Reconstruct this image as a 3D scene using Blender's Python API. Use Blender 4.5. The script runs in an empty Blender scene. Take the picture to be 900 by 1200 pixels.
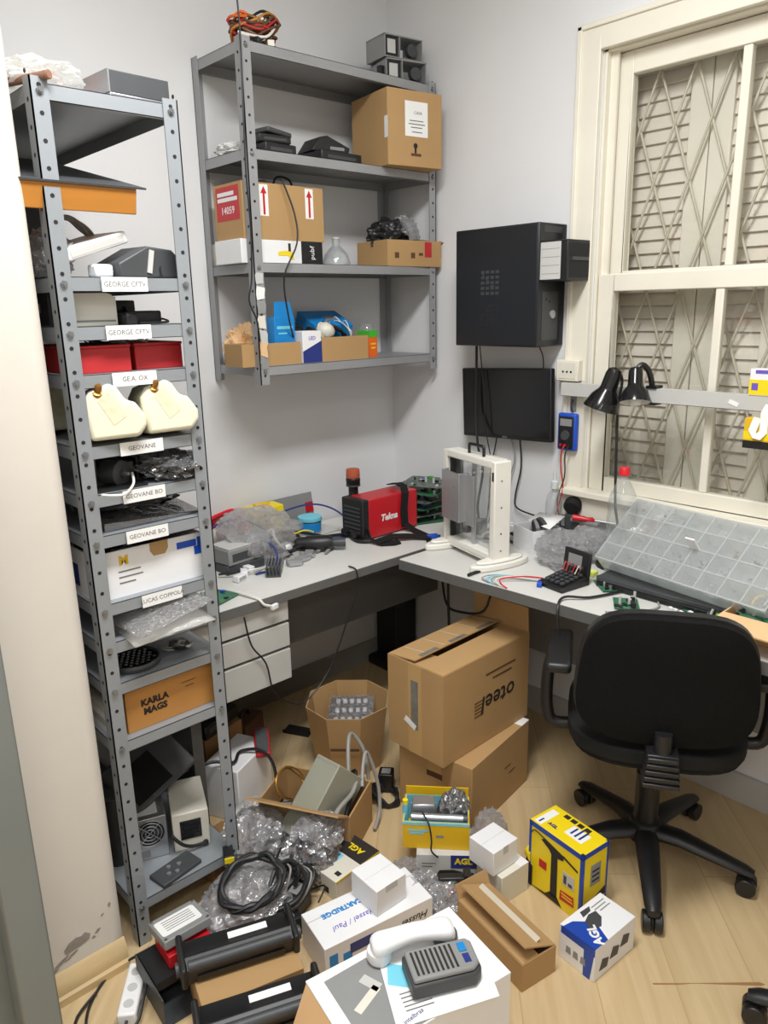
import bpy, bmesh, math, random
from mathutils import Vector, Matrix, Euler, noise
S = bpy.context.scene
COL = S.collection
R = math.radians
random.seed(7)
# ------------------------------------------------------------------ camera
F = 890.9
pit, yaw, rol = R(15.06), R(47.9), R(-1.24)
hd = Vector((math.cos(yaw), math.sin(yaw), 0))
fw = hd*math.cos(pit) + Vector((0, 0, -math.sin(pit)))
rt0 = Vector((math.sin(yaw), -math.cos(yaw), 0)); up0 = rt0.cross(fw)
rt = rt0*math.cos(rol) + up0*math.sin(rol)
up = -rt0*math.sin(rol) + up0*math.cos(rol)
EYE = Vector((-2.32, -2.49, 1.6))
cd = bpy.data.cameras.new('camera'); cam = bpy.data.objects.new('camera', cd); COL.objects.link(cam)
cd.sensor_fit = 'VERTICAL'; cd.sensor_height = 36; cd.lens = F/1200*36; cd.clip_start = .02
cam.matrix_world = Matrix(((rt.x, up.x, -fw.x, EYE.x), (rt.y, up.y, -fw.y, EYE.y), (rt.z, up.z, -fw.z, EYE.z), (0, 0, 0, 1)))
S.camera = cam
S.view_settings.view_transform = 'Standard'; S.view_settings.look = 'None'
S.view_settings.gamma = 1; S.view_settings.use_curve_mapping = False
S.view_settings.exposure = 0.0
w = bpy.data.worlds.new('world'); S.world = w; w.use_nodes = True
w.node_tree.nodes['Background'].inputs[0].default_value = (.8, .85, 1, 1)
w.node_tree.nodes['Background'].inputs[1].default_value = .05
def area(name, loc, sx, sy, power, col):
    d = bpy.data.lights.new(name, 'AREA'); d.shape = 'RECTANGLE'; d.size = sx; d.size_y = sy
    d.energy = power; d.color = col
    o = bpy.data.objects.new(name, d); o.location = loc; COL.objects.link(o); return o
area('tube_and_fill_light', (-1.55, -1.62, 2.93), 1.2, .35, 64, (.985, .99, 1))
area('tube_and_fill_light', (-2.9, -3.1, 2.93), 1.2, .35, 17, (.985, .99, 1))  # fill lamp added further back to lift the ambient, no known fixture
def at(ax, val, px, py):
    d = rt*((px-450)/F) + up*((600-py)/F) + fw
    k = 'xyz'.index(ax)
    return EYE + d*((val-EYE[k])/d[k])
# ------------------------------------------------------------------ materials
MATS = {}
def mat(name, col, rough=.5, metal=0, var=.0, scale=8, bump=0, bscale=60, trans=0, emit=None, spec=None, alpha=None, stretch=None, col2=None):
    m = bpy.data.materials.new(name); m.use_nodes = True
    nt = m.node_tree; N = nt.nodes; L = nt.links; p = N['Principled BSDF']
    p.inputs['Roughness'].default_value = rough; p.inputs['Metallic'].default_value = metal
    if spec is not None: p.inputs['Specular IOR Level'].default_value = spec
    c = (*col, 1); p.inputs['Base Color'].default_value = c
    tc = N.new('ShaderNodeTexCoord'); mp = N.new('ShaderNodeMapping'); L.new(tc.outputs['Object'], mp.inputs['Vector'])
    if stretch: mp.inputs['Scale'].default_value = stretch
    n = N.new('ShaderNodeTexNoise'); n.inputs['Scale'].default_value = scale; n.inputs['Detail'].default_value = 5
    L.new(mp.outputs[0], n.inputs['Vector'])
    cr = N.new('ShaderNodeMix'); cr.data_type = 'RGBA'
    v = max(var, .03)
    cr.inputs[6].default_value = c; c2 = col2 if col2 else [x*(1-v) for x in col]; cr.inputs[7].default_value = (*c2, 1)
    r = N.new('ShaderNodeMapRange'); r.inputs[1].default_value = .35; r.inputs[2].default_value = .68
    L.new(n.outputs['Fac'], r.inputs[0]); L.new(r.outputs[0], cr.inputs[0]); L.new(cr.outputs[2], p.inputs['Base Color'])
    if bump:
        n2 = N.new('ShaderNodeTexNoise'); n2.inputs['Scale'].default_value = bscale; n2.inputs['Detail'].default_value = 4
        L.new(mp.outputs[0], n2.inputs['Vector'])
        b = N.new('ShaderNodeBump'); b.inputs['Strength'].default_value = bump; b.inputs['Distance'].default_value = .01
        L.new(n2.outputs['Fac'], b.inputs['Height']); L.new(b.outputs[0], p.inputs['Normal'])
    MATS[name] = m; return m
def film(name, tint, clear=.6, rough=.15, bump=.6, bscale=40, white=(.8, .8, .82), gl=.5):
    # thin plastic: part see-through, part milky, with glossy crinkles
    m = bpy.data.materials.new(name); m.use_nodes = True
    nt = m.node_tree; N = nt.nodes; L = nt.links; N.remove(N['Principled BSDF']); out = N['Material Output']
    t = N.new('ShaderNodeBsdfTransparent'); t.inputs[0].default_value = (*tint, 1)
    d = N.new('ShaderNodeBsdfDiffuse'); d.inputs[0].default_value = (*white, 1)
    tl = N.new('ShaderNodeBsdfTranslucent'); tl.inputs[0].default_value = (*white, 1); d0 = d
    d = N.new('ShaderNodeAddShader') if name in ('bubble', 'bag_white', 'organizer', 'organizer_lid') else d0
    if d is not d0: L.new(d0.outputs[0], d.inputs[0]); L.new(tl.outputs[0], d.inputs[1])
    g = N.new('ShaderNodeBsdfGlossy'); g.inputs['Roughness'].default_value = rough; g.inputs[0].default_value = (.9, .9, .9, 1)
    fr = N.new('ShaderNodeLayerWeight'); fr.inputs[0].default_value = .18
    mx = N.new('ShaderNodeMixShader'); mx.inputs[0].default_value = clear; L.new(d.outputs[0], mx.inputs[1]); L.new(t.outputs[0], mx.inputs[2])
    mu = N.new('ShaderNodeMath'); mu.operation = 'MULTIPLY_ADD'; mu.inputs[1].default_value = .5; mu.inputs[2].default_value = gl*.09; mu.use_clamp = True
    L.new(fr.outputs['Facing'], mu.inputs[0])
    m2 = N.new('ShaderNodeMixShader'); L.new(mu.outputs[0], m2.inputs[0]); L.new(mx.outputs[0], m2.inputs[1]); L.new(g.outputs[0], m2.inputs[2])
    if bump:
        tc = N.new('ShaderNodeTexCoord'); n = N.new('ShaderNodeTexNoise'); n.inputs['Scale'].default_value = bscale; n.inputs['Detail'].default_value = 4
        n.inputs['Distortion'].default_value = 1.2
        b = N.new('ShaderNodeBump'); b.inputs['Strength'].default_value = bump; b.inputs['Distance'].default_value = .02
        L.new(tc.outputs['Object'], n.inputs['Vector']); L.new(n.outputs['Fac'], b.inputs['Height'])
        for s in (g, d0, fr): L.new(b.outputs[0], s.inputs['Normal'])
    L.new(m2.outputs[0], out.inputs['Surface']); MATS[name] = m; return m
def srgb(r, g, b):
    f = lambda c: (c/255/12.92) if c/255 <= .04045 else ((c/255+.055)/1.055)**2.4
    return (f(r), f(g), f(b))
mat('wall', srgb(226, 226, 226), .85, var=.05, scale=1.5, bump=.06, bscale=25)
mat('stub', srgb(218, 211, 200), .85, var=.07, scale=2, bump=.08, bscale=18)
mat('ceiling', srgb(235, 235, 232), .9)
mat('plaster', srgb(158, 150, 140), .95, var=.3, scale=40)
mat('steel', srgb(152, 157, 161), .42, .25, var=.08, scale=6)
mat('steel_dull', srgb(158, 159, 160), .5, .25, var=.1, scale=6)
mat('bolt', srgb(150, 152, 155), .3, .8)
mat('hole', (.012, .012, .014), .8)
mat('cream', srgb(232, 227, 211), .45, var=.06, scale=5, bump=.04, bscale=12)
mat('shutter', srgb(226, 216, 204), .6, var=.08, scale=4)
mat('shutter_stile', srgb(232, 225, 212), .55, var=.06, scale=4)
mat('grille', srgb(205, 196, 178), .5, var=.1)
mat('doorgrey', srgb(128, 134, 132), .45, var=.07, scale=4)
mat('pine', srgb(214, 187, 140), .5, var=.12, scale=6, stretch=(1, 8, 8))
mat('desk', srgb(214, 213, 207), .4, var=.05, scale=3)
mat('desk_edge', srgb(100, 100, 98), .5)
mat('deskdark', srgb(88, 86, 82), .5)
mat('deskwhite', srgb(190, 189, 184), .45, var=.05)
mat('black', (.012, .012, .013), .42, var=.2, scale=10)
mat('black_gloss', (.008, .008, .009), .18)
mat('black_matte', (.013, .013, .013), .8, var=.2, scale=60, spec=.25)
mat('black_blue', (.012, .014, .018), .35)
mat('grey_dark', srgb(70, 72, 74), .5, .1, var=.1)
mat('grey', srgb(140, 141, 140), .5, var=.08)
mat('grey_light', srgb(196, 196, 192), .5, var=.05)
mat('silver', srgb(186, 188, 192), .3, .75, var=.08)
mat('white', srgb(236, 236, 236), .45, var=.03)
mat('paper', srgb(238, 238, 235), .8, var=.03)
mat('offwhite', srgb(222, 218, 204), .45, var=.05)
mat('cable', (.012, .012, .013), .45)
mat('cable_grey', srgb(150, 148, 142), .5)
mat('cable_white', srgb(225, 222, 214), .45)
mat('red', srgb(192, 26, 36), .35, var=.06)
mat('redbox', srgb(186, 38, 42), .55, var=.08)
mat('red_bright', srgb(214, 30, 48), .4)
mat('yellow', srgb(242, 214, 24), .45, var=.04)
mat('yellow_deep', srgb(226, 182, 22), .5, var=.05)
mat('blue', srgb(28, 80, 190), .4)
mat('blue_print', srgb(30, 70, 165), .4)
mat('navy', srgb(38, 52, 124), .45)
mat('blue_bright', srgb(22, 134, 206), .45, var=.06)
mat('cyan', srgb(120, 205, 225), .5)
mat('purple', srgb(110, 90, 190), .4)
mat('green', srgb(70, 180, 50), .5)
mat('orange', srgb(236, 105, 30), .5)
mat('amber', srgb(188, 124, 46), .5, var=.1, stretch=(1, 1, 6))
mat('brass', srgb(165, 120, 60), .35, .8)
mat('copper', srgb(150, 112, 92), .4, .3)
mat('pcb', srgb(34, 92, 66), .4, var=.35, scale=70, col2=srgb(70, 128, 92))
mat('pcbdark', srgb(40, 60, 50), .4, var=.4, scale=80, col2=srgb(110, 120, 112))
mat('case_green', srgb(154, 154, 138), .45, var=.05)
mat('card', srgb(180, 144, 96), .8, var=.07, scale=5, bump=.03, bscale=30)
mat('card_dark', srgb(152, 115, 72), .8, var=.08, scale=5)
mat('card_inner', srgb(196, 156, 106), .85, var=.06, scale=5)
mat('card_orange', srgb(190, 134, 68), .75, var=.06, scale=5)
mat('card_pale', srgb(226, 186, 138), .75, var=.04)
mat('tape', srgb(196, 160, 106), .22)
mat('frame_white', srgb(234, 231, 221), .4, var=.04)
mat('rust', srgb(190, 96, 66), .5)
mat('tape_pale', srgb(206, 196, 176), .3, var=.1)
mat('tape_dark', srgb(130, 128, 120), .2, var=.3, scale=30)
mat('ink', (.02, .016, .014), .7)
mat('ink_brown', srgb(92, 62, 40), .8)
mat('ink_grey', srgb(110, 108, 106), .8)
mat('jug', srgb(230, 226, 200), .4, var=.04)
mat('label_beige', srgb(232, 224, 190), .6, var=.2, scale=50)
mat('rubber', (.014, .014, .014), .7)
mat('chair_mesh', (.0075, .0075, .0075), .85, var=.25, scale=120, bump=.2, bscale=300, spec=.15)
mat('chair_plastic', (.012, .012, .013), .38)
mat('lamp_white', srgb(235, 235, 228), .5)
mat('bulb', srgb(236, 236, 230), .3)
mat('yel_note', srgb(232, 240, 120), .6)
mat('clear_lid', srgb(205, 212, 212), .12)
film('glass', (.97, .98, .97), clear=1.0, rough=.02, bump=0, gl=.3)
film('bubble', (.97, .97, .98), clear=.70, rough=.14, bump=1.0, bscale=110, white=(.59, .59, .6), gl=2.6)
film('bag', (.88, .88, .9), clear=.66, rough=.09, bump=.7, bscale=30, white=(.6, .6, .62), gl=1.6)
film('bag_white', (.97, .97, .96), clear=.42, rough=.25, bump=.5, bscale=22, white=(.47, .47, .455), gl=.6)
film('antistatic', (.3, .3, .3), clear=.15, rough=.16, bump=.5, bscale=18, white=(.13, .13, .135), gl=2.2)
film('pet', (.95, .97, .97), clear=.9, rough=.05, bump=.1, bscale=10, gl=.6)
film('organizer_lid', (.95, .96, .96), clear=.8, rough=.1, bump=.2, bscale=9, white=(.53, .54, .54), gl=.7)
film('organizer', (.95, .96, .96), clear=.68, rough=.12, bump=.12, bscale=9, white=(.5, .515, .515), gl=.5)
def floor_material():
    m = bpy.data.materials.new('vinyl_planks'); m.use_nodes = True
    nt = m.node_tree; N = nt.nodes; L = nt.links; p = N['Principled BSDF']; p.inputs['Roughness'].default_value = .42
    tc = N.new('ShaderNodeTexCoord'); mp = N.new('ShaderNodeMapping'); mp.inputs['Rotation'].default_value = (0, 0, R(-44))
    L.new(tc.outputs['Object'], mp.inputs[0])
    br = N.new('ShaderNodeTexBrick'); br.offset = .37
    br.inputs['Scale'].default_value = 1; br.inputs['Brick Width'].default_value = 1.1; br.inputs['Row Height'].default_value = .19
    br.inputs['Mortar Size'].default_value = .0012; br.inputs['Bias'].default_value = 0
    br.inputs['Color1'].default_value = (*srgb(205, 181, 140), 1); br.inputs['Color2'].default_value = (*srgb(199, 174, 132), 1)
    br.inputs['Mortar'].default_value = (*srgb(172, 146, 106), 1)
    L.new(mp.outputs[0], br.inputs['Vector'])
    m2 = N.new('ShaderNodeMapping'); m2.inputs['Scale'].default_value = (1.6, 22, 1); L.new(mp.outputs[0], m2.inputs[0])
    n = N.new('ShaderNodeTexNoise'); n.inputs['Scale'].default_value = 1.6; n.inputs['Detail'].default_value = 7; n.inputs['Distortion'].default_value = .6
    L.new(m2.outputs[0], n.inputs['Vector'])
    r = N.new('ShaderNodeMapRange'); r.inputs[1].default_value = .38; r.inputs[2].default_value = .66; r.inputs[3].default_value = 0; r.inputs[4].default_value = .55
    L.new(n.outputs['Fac'], r.inputs[0])
    mx = N.new('ShaderNodeMix'); mx.data_type = 'RGBA'; L.new(r.outputs[0], mx.inputs[0]); L.new(br.outputs['Color'], mx.inputs[6])
    mx.inputs[7].default_value = (*srgb(182, 154, 112), 1)
    L.new(mx.outputs[2], p.inputs['Base Color']); MATS['floor'] = m
floor_material()
# ------------------------------------------------------------------ mesh builder
class B:
    def __init__(s): s.bm = bmesh.new(); s.mi = 0
    def _f(s, vs, sm=False):
        try: f = s.bm.faces.new(vs)
        except ValueError: return None
        f.material_index = s.mi; f.smooth = sm; return f
    def box(s, x0, x1, y0, y1, z0, z1, M=None):
        P = [Vector((x, y, z)) for z in (z0, z1) for y in (y0, y1) for x in (x0, x1)]
        if M: P = [M @ p for p in P]
        v = [s.bm.verts.new(p) for p in P]
        for q in ((0, 2, 3, 1), (4, 5, 7, 6), (0, 1, 5, 4), (2, 6, 7, 3), (0, 4, 6, 2), (1, 3, 7, 5)): s._f([v[i] for i in q])
        return s
    def cb(s, c, d, rot=None):
        M = Matrix.Translation(c)
        if rot: M = M @ Euler([R(a) for a in rot]).to_matrix().to_4x4()
        return s.box(-d[0]/2, d[0]/2, -d[1]/2, d[1]/2, -d[2]/2, d[2]/2, M)
    def ring(s, c, ax, r, n, ph=0):
        ax = Vector(ax).normalized(); a = ax.orthogonal().normalized(); b = ax.cross(a)
        return [s.bm.verts.new(Vector(c) + a*(r*math.cos(2*math.pi*i/n+ph)) + b*(r*math.sin(2*math.pi*i/n+ph))) for i in range(n)]
    def skin(s, A, Bq, sm=True):
        n = len(A)
        for i in range(n): s._f([A[i], A[(i+1) % n], Bq[(i+1) % n], Bq[i]], sm)
    def cyl(s, p0, p1, r0, r1=None, n=14):
        r1 = r0 if r1 is None else r1; ax = Vector(p1)-Vector(p0)
        A = s.ring(p0, ax, r0, n); Q = s.ring(p1, ax, r1, n); s.skin(A, Q); s._f(A[::-1]); s._f(Q); return s
    def lathe(s, prof, n=20, M=None, cap=True):
        rows = []
        for r, z in prof:
            rows.append([s.bm.verts.new((M @ Vector((r*math.cos(2*math.pi*i/n), r*math.sin(2*math.pi*i/n), z))) if M else (r*math.cos(2*math.pi*i/n), r*math.sin(2*math.pi*i/n), z)) for i in range(n)])
        for a, b in zip(rows, rows[1:]): s.skin(a, b)
        if cap: s._f(rows[0][::-1]); s._f(rows[-1])
        return s
    def prism(s, poly, z0, z1, M=None):
        f = lambda p, z: s.bm.verts.new(M @ Vector((p[0], p[1], z)) if M else (p[0], p[1], z))
        A = [f(p, z0) for p in poly]; Q = [f(p, z1) for p in poly]
        s.skin(A, Q, False); s._f(A[::-1]); s._f(Q); return s
    def tube(s, pts, r, n=7, sub=5):
        P = [Vector(p) for p in pts]; out = []
        if len(P) > 2 and sub > 1:
            for i in range(len(P)-1):
                p0 = P[max(i-1, 0)]; p1 = P[i]; p2 = P[i+1]; p3 = P[min(i+2, len(P)-1)]
                for k in range(sub):
                    t = k/sub
                    out.append(.5*((2*p1)+(p2-p0)*t+(2*p0-5*p1+4*p2-p3)*t*t+(3*p1-p0-3*p2+p3)*t**3))
            out.append(P[-1])
        else: out = P
        prev = None; nrm = None
        for i, p in enumerate(out):
            t = (out[min(i+1, len(out)-1)]-out[max(i-1, 0)])
            if t.length < 1e-7: t = Vector((0, 0, 1))
            t.normalize()
            if nrm is None: nrm = t.orthogonal().normalized()
            else:
                nrm = nrm - t*nrm.dot(t)
                if nrm.length < 1e-5: nrm = t.orthogonal()
                nrm.normalize()
            b = t.cross(nrm)
            ringv = [s.bm.verts.new(p+nrm*(r*math.cos(2*math.pi*k/n))+b*(r*math.sin(2*math.pi*k/n))) for k in range(n)]
            if prev: s.skin(prev, ringv)
            else: s._f(ringv[::-1])
            prev = ringv
        s._f(prev); return s
    def strip(s, pts, side, wd, th):
        # flat ribbon along pts, width along 'side'
        P = [Vector(p) for p in pts]; sd = Vector(side).normalized()*(wd/2); prev = None
        for i, p in enumerate(P):
            t = (P[min(i+1, len(P)-1)]-P[max(i-1, 0)]).normalized(); nn = t.cross(sd).normalized()*(th/2)
            q = [s.bm.verts.new(x) for x in (p-sd-nn, p+sd-nn, p+sd+nn, p-sd+nn)]
            if prev: s.skin(prev, q, True)
            else: s._f(q[::-1])
            prev = q
        s._f(prev); return s
    def blob(s, c, d, sub=3, amp=.2, fr=3, seed=0, flat=None, M=None, box=0, ridge=False):
        # crumpled lump: noise-displaced ball, optional flat underside and boxiness
        t = bmesh.new(); bmesh.ops.create_icosphere(t, subdivisions=sub, radius=1)
        mp = {}
        for v in t.verts:
            p = v.co.copy()
            if box: p = Vector([math.copysign(abs(x)**(1-box), x) for x in p]); 
            k = 1+amp*(noise.noise(v.co*fr+Vector((seed*7.1, seed*3.3, seed)))+.5*noise.noise(v.co*fr*2.7+Vector((seed, 9, 3))))
            if ridge:
                o_ = Vector((seed*7.1, seed*3.3, seed)); k = 1+amp*(.55-1.5*abs(noise.noise(v.co*fr+o_))) + amp*.55*(.4-1.5*abs(noise.noise(v.co*fr*2.2-o_))) + amp*.25*(.4-1.5*abs(noise.noise(v.co*fr*5+o_)))
            q = Vector((p.x*d[0]*k, p.y*d[1]*k, p.z*d[2]*k))
            if flat is not None and q.z < flat: q.z = flat
            q += Vector(c)
            mp[v.index] = s.bm.verts.new(M @ q if M else q)
        for f in t.faces: s._f([mp[v.index] for v in f.verts], True)
        t.free(); return s
    def poly(s, pts, sm=False): s._f([s.bm.verts.new(p) for p in pts], sm); return s
    def obj(s, name, m, parent=None, bevel=0, seg=2, loc=None, sub=0, solid=0):
        bmesh.ops.remove_doubles(s.bm, verts=s.bm.verts, dist=1e-6)
        bmesh.ops.recalc_face_normals(s.bm, faces=s.bm.faces)
        me = bpy.data.meshes.new(name); s.bm.to_mesh(me); s.bm.free()
        me.set_sharp_from_angle(angle=R(40))
        for mm in (m if isinstance(m, (list, tuple)) else [m]): me.materials.append(MATS[mm])
        o = bpy.data.objects.new(name, me); COL.objects.link(o)
        if parent: o.parent = parent
        if loc is not None: o.location = loc
        if solid:
            k = o.modifiers.new('solid', 'SOLIDIFY'); k.thickness = solid
        if bevel:
            k = o.modifiers.new('bevel', 'BEVEL'); k.width = bevel; k.segments = seg; k.limit_method = 'ANGLE'; k.angle_limit = R(40)
            for f in me.polygons: f.use_smooth = True
        if sub:
            k = o.modifiers.new('sub', 'SUBSURF'); k.levels = sub; k.render_levels = sub
            for f in me.polygons: f.use_smooth = True
        return o
def tag(o, label, cat, group=None, kind=None):
    o['label'] = label; o['category'] = cat
    if group: o['group'] = group
    if kind: o['kind'] = kind
    return o
def thing(name, label, cat, loc, rz=0, group=None, rx=0, ry=0):
    o = bpy.data.objects.new(name, None); o.empty_display_size = .05; COL.objects.link(o)
    o.location = loc; o.rotation_euler = (R(rx), R(ry), R(rz)); return tag(o, label, cat, group)
def struct(o): o['kind'] = 'structure'; return o
def text(s, size, m, parent, M, name='printed_text', ex=.0004, align='CENTER', shear=0, bold=0):
    c = bpy.data.curves.new('t', 'FONT'); c.body = s; c.size = size; c.align_x = align; c.align_y = 'CENTER'; c.extrude = ex; c.shear = shear; c.offset = bold
    c.resolution_u = 2
    o = bpy.data.objects.new('t', c); COL.objects.link(o)
    bpy.context.view_layer.update()
    me = bpy.data.meshes.new_from_object(o.evaluated_get(bpy.context.evaluated_depsgraph_get()))
    bpy.data.objects.remove(o); bpy.data.curves.remove(c)
    me.transform(M); me.materials.clear(); me.materials.append(MATS[m])
    t = bpy.data.objects.new(name, me); COL.objects.link(t); t.parent = parent; return t
def RT(loc, rx=0, ry=0, rz=0): return Matrix.Translation(loc) @ Euler((R(rx), R(ry), R(rz))).to_matrix().to_4x4()
def front(x, y, z, roll=0): return RT((x, y, z), 90, 0, 0) @ RT((0, 0, 0), 0, 0, roll)        # on a face looking to -y
def leftf(x, y, z, roll=0): return RT((x, y, z), 0, 0, -90) @ RT((0, 0, 0), 90, 0, 0) @ RT((0, 0, 0), 0, 0, roll)   # face looking to -x
def topf(x, y, z, rz=0): return RT((x, y, z), 0, 0, rz)
def fit(z0, N, T, TL, TR):
    """near-bottom, near-top, left-top and right-top corners of a box standing at z0 -> centre, turn, w, d, h"""
    n = at('z', z0, *N); lo, hi = z0, z0+1.5
    for _ in range(40):
        m = (lo+hi)/2; q = Vector((n.x, n.y, m))-EYE
        if 600-F*q.dot(up)/q.dot(fw) > T[1]: lo = m
        else: hi = m
    t = at('z', lo, *T); a = at('z', lo, *TL)-t; b = at('z', lo, *TR)-t
    ang = math.atan2(b.y, b.x); al = math.atan2(a.y, a.x)-math.pi/2; th = (ang*b.length+al*a.length)/(a.length+b.length)
    e1 = Vector((math.cos(th), math.sin(th), 0)); e2 = Vector((-e1.y, e1.x, 0)); wd = b.dot(e1); dp = a.dot(e2)
    c = t+e1*(wd/2)+e2*(dp/2); c.z = z0
    return c, math.degrees(th), wd, dp, lo-z0
# ------------------------------------------------------------------ the room
struct(B().box(-3.7, .3, -4.2, .1, -.1, 0).obj('floor', 'floor'))
struct(B().box(-3.7, .3, -4.2, .1, 3.0, 3.1).obj('ceiling', 'ceiling'))
struct(B().box(-3.7, .3, 0, .12, 0, 3).obj('wall_back', 'wall'))
WY0, WY1, WZ0, WZ1 = -1.85, -1.0, .95, 2.37
b = B(); b.box(0, .22, WY1, 0, 0, 3); b.box(0, .22, -4.1, WY0, 0, 3); b.box(0, .22, WY0, WY1, 0, WZ0); b.box(0, .22, WY0, WY1, WZ1, 3)
struct(b.obj('wall_right', 'wall'))
struct(B().box(-3.7, -3.55, -4.1, 0, 0, 3).obj('wall_left', 'wall'))
struct(B().box(-3.7, .3, -4.2, -4.1, 0, 3).obj('wall_front', 'wall'))
# partition end beside the rack, rounded corner
b = B()
poly = [(-3.55, -.86), (-1.80, -.86)] + [(-1.80+.045*math.sin(R(a)), -.815-.045*math.cos(R(a))) for a in range(10, 91, 10)] + [(-1.755, 0), (-3.55, 0)]
b.prism(poly, 0, 3); st = struct(b.obj('wall_partition', 'stub'))
b = B()
P = at('y', -.861, 92, 1104)
b.prism([(-.035, -.004), (-.022, .010), (-.005, .016), (.008, .012), (.018, .017), (.030, .006), (.026, -.006), (.006, -.012), (-.016, -.014), (-.032, -.016)], 0, .0012, Matrix.Translation((P.x, -.8602, P.z)) @ Matrix.Rotation(R(90), 4, 'X'))
struct(b.obj('wall_partition_plaster_patch', 'plaster'))
for k, (px, py, sx, sz, an) in enumerate(((72, 1128, .022, .005, 28), (84, 1120, .02, .004, 25), (64, 1140, .012, .006, 20), (115, 1090, .009, .004, 30), (110, 1098, .006, .004, 0), (128, 1060, .004, .006, 0), (120, 1072, .005, .003, 40))):
    P = at('y', -.861, px, py); rg = random.Random(k); b = B()
    b.prism([(sx*rg.uniform(.6, 1.1)*math.cos(R(a)), sz*rg.uniform(.5, 1.2)*math.sin(R(a))) for a in range(0, 360, 30)], 0, .0008, Matrix.Translation((P.x, -.8601, P.z)) @ Matrix.Rotation(R(90), 4, 'X') @ Matrix.Rotation(R(an), 4, 'Z'))
    struct(b.obj('wall_partition_scuff', 'plaster'))
A_, B_ = at('z', .0, 765, 1153), at('z', .0, 890, 1152)
d_ = (B_-A_).normalized(); s_ = Vector((-d_.y, d_.x, 0)); b = B(); b.prism([(A_+s_*.002)[:2], (A_-s_*.002)[:2], (A_+d_*.06-s_*.003)[:2], (A_+d_*.10)[:2], (A_+d_*.16-s_*.003)[:2], (B_-s_*.008)[:2], (B_+d_*.012-s_*.004)[:2], (B_+s_*.002)[:2], (A_+d_*.12+s_*.001)[:2], (A_+d_*.06+s_*.001)[:2]], .0, .0006)
struct(b.obj('floor_crack', 'card_dark'))
# moulded skirting
b = B(); prof = [(0, 0), (.022, 0), (.022, .02), (.016, .026), (.016, .05), (.010, .062), (.004, .075), (0, .08)]
M = Matrix.Translation((-1.97, -.86, 0)) @ Matrix.Rotation(R(90), 4, 'Z') @ Matrix.Rotation(R(90), 4, 'X')
b.prism([(-y, z) for y, z in prof], 0, .205, M); struct(b.obj('baseboard_left', 'pine'))
struct(B().box(-1.0, -.012, -.014, 0, 0, .10).box(-1.75, -1.0, -.014, 0, 0, .10).obj('baseboard_back', 'deskwhite'))
struct(B().box(-.014, 0, -2.6, -.014, 0, .10).obj('baseboard_right', 'deskwhite'))
# grey door frame post
b = B(); b.box(-2.15, -1.968, -.93, -.861, 0, 3); b.box(-2.045, -1.968, -1.0, -.93, 0, 3)
struct(b.obj('trim_1', 'doorgrey', bevel=.004))
# ------------------------------------------------------------------ window
wn = struct(bpy.data.objects.new('window_1', None)); COL.objects.link(wn); wn.location = (0, 0, 0)
b = B(); b.box(-.022, .0, -.995, -.915, .945, 2.435); b.box(-.022, 0, -1.935, -1.855, .945, 2.435); b.box(-.022, 0, -1.855, -.995, 2.36, 2.435)
b.box(-.028, 0, -.93, -.912, .945, 2.44); b.box(-.028, 0, -1.938, -.912, 2.425, 2.442)
b.obj('window_casing', 'cream', wn, bevel=.003)
b = B(); b.box(0, .2, -1.01, -.999, .95, 2.37); b.box(0, .2, -1.85, -1.84, .95, 2.37); b.box(0, .2, -1.85, -1.0, 2.355, 2.37)
b.box(.022, .032, -1.035, -1.0, 1.66, 2.36); b.obj('window_jamb', 'cream', wn)
b = B(); b.box(-.055, .2, -1.96, -.90, .935, .958); b.box(-.03, 0, -1.93, -.92, .85, .935); b.obj('window_sill', 'cream', wn, bevel=.004)
def sash(x0, x1, z0, z1, bot, top, sw, name):
    f = B(); f.box(x0, x1, -1.012-sw, -1.012, z0, z1); f.box(x0, x1, -1.838, -1.838+sw, z0, z1)
    f.box(x0, x1, -1.838+sw, -1.012-sw, z0, z0+bot); f.box(x0, x1, -1.838+sw, -1.012-sw, z1-top, z1)
    f.box(x0+.004, x1-.004, -1.438, -1.412, z0+bot, z1-top)
    o = f.obj(name, 'cream', wn, bevel=.003)
    for k, (a, c) in enumerate(((-1.838+sw, -1.438), (-1.412, -1.012-sw))):
        B().box(x0+.014, x0+.017, a, c, z0+bot, z1-top).obj('window_pane', 'glass', o)
sash(.045, .08, 1.64, 2.352, .06, .065, .062, 'upper_sash')
sash(.006, .04, .958, 1.69, .05, .055, .058, 'lower_sash')
# diamond grille
b = B(); x = .105
def clipseg(y0, z0, y1, z1):
    # clip to opening
    t0, t1 = 0, 1
    for p, q in ((-(y1-y0), y0-(-1.84)), ((y1-y0), -1.01-y0), (-(z1-z0), z0-.96), ((z1-z0), 2.35-z0)):
        if abs(p) < 1e-9: continue
        r = q/p
        if p < 0: t0 = max(t0, r)
        else: t1 = min(t1, r)
    if t0 >= t1: return None
    return (y0+(y1-y0)*t0, z0+(z1-z0)*t0), (y0+(y1-y0)*t1, z0+(z1-z0)*t1)
sl = .335/.118
for k in range(-8, 30):
    for sg in (1, -1):
        yb = -1.84 + k*.118 - (.02 if sg > 0 else -.02)
        y0, y1 = (yb, yb+1.6/sl) if sg > 0 else (yb, yb-1.6/sl)
        c = clipseg(y0, .9, y1, 2.5)
        if c: b.tube([(x+(.006 if sg > 0 else 0), *c[0]), (x+(.006 if sg > 0 else 0), *c[1])], .0042, 6, 1)
b.obj('window_grille', 'grille', wn)
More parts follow.
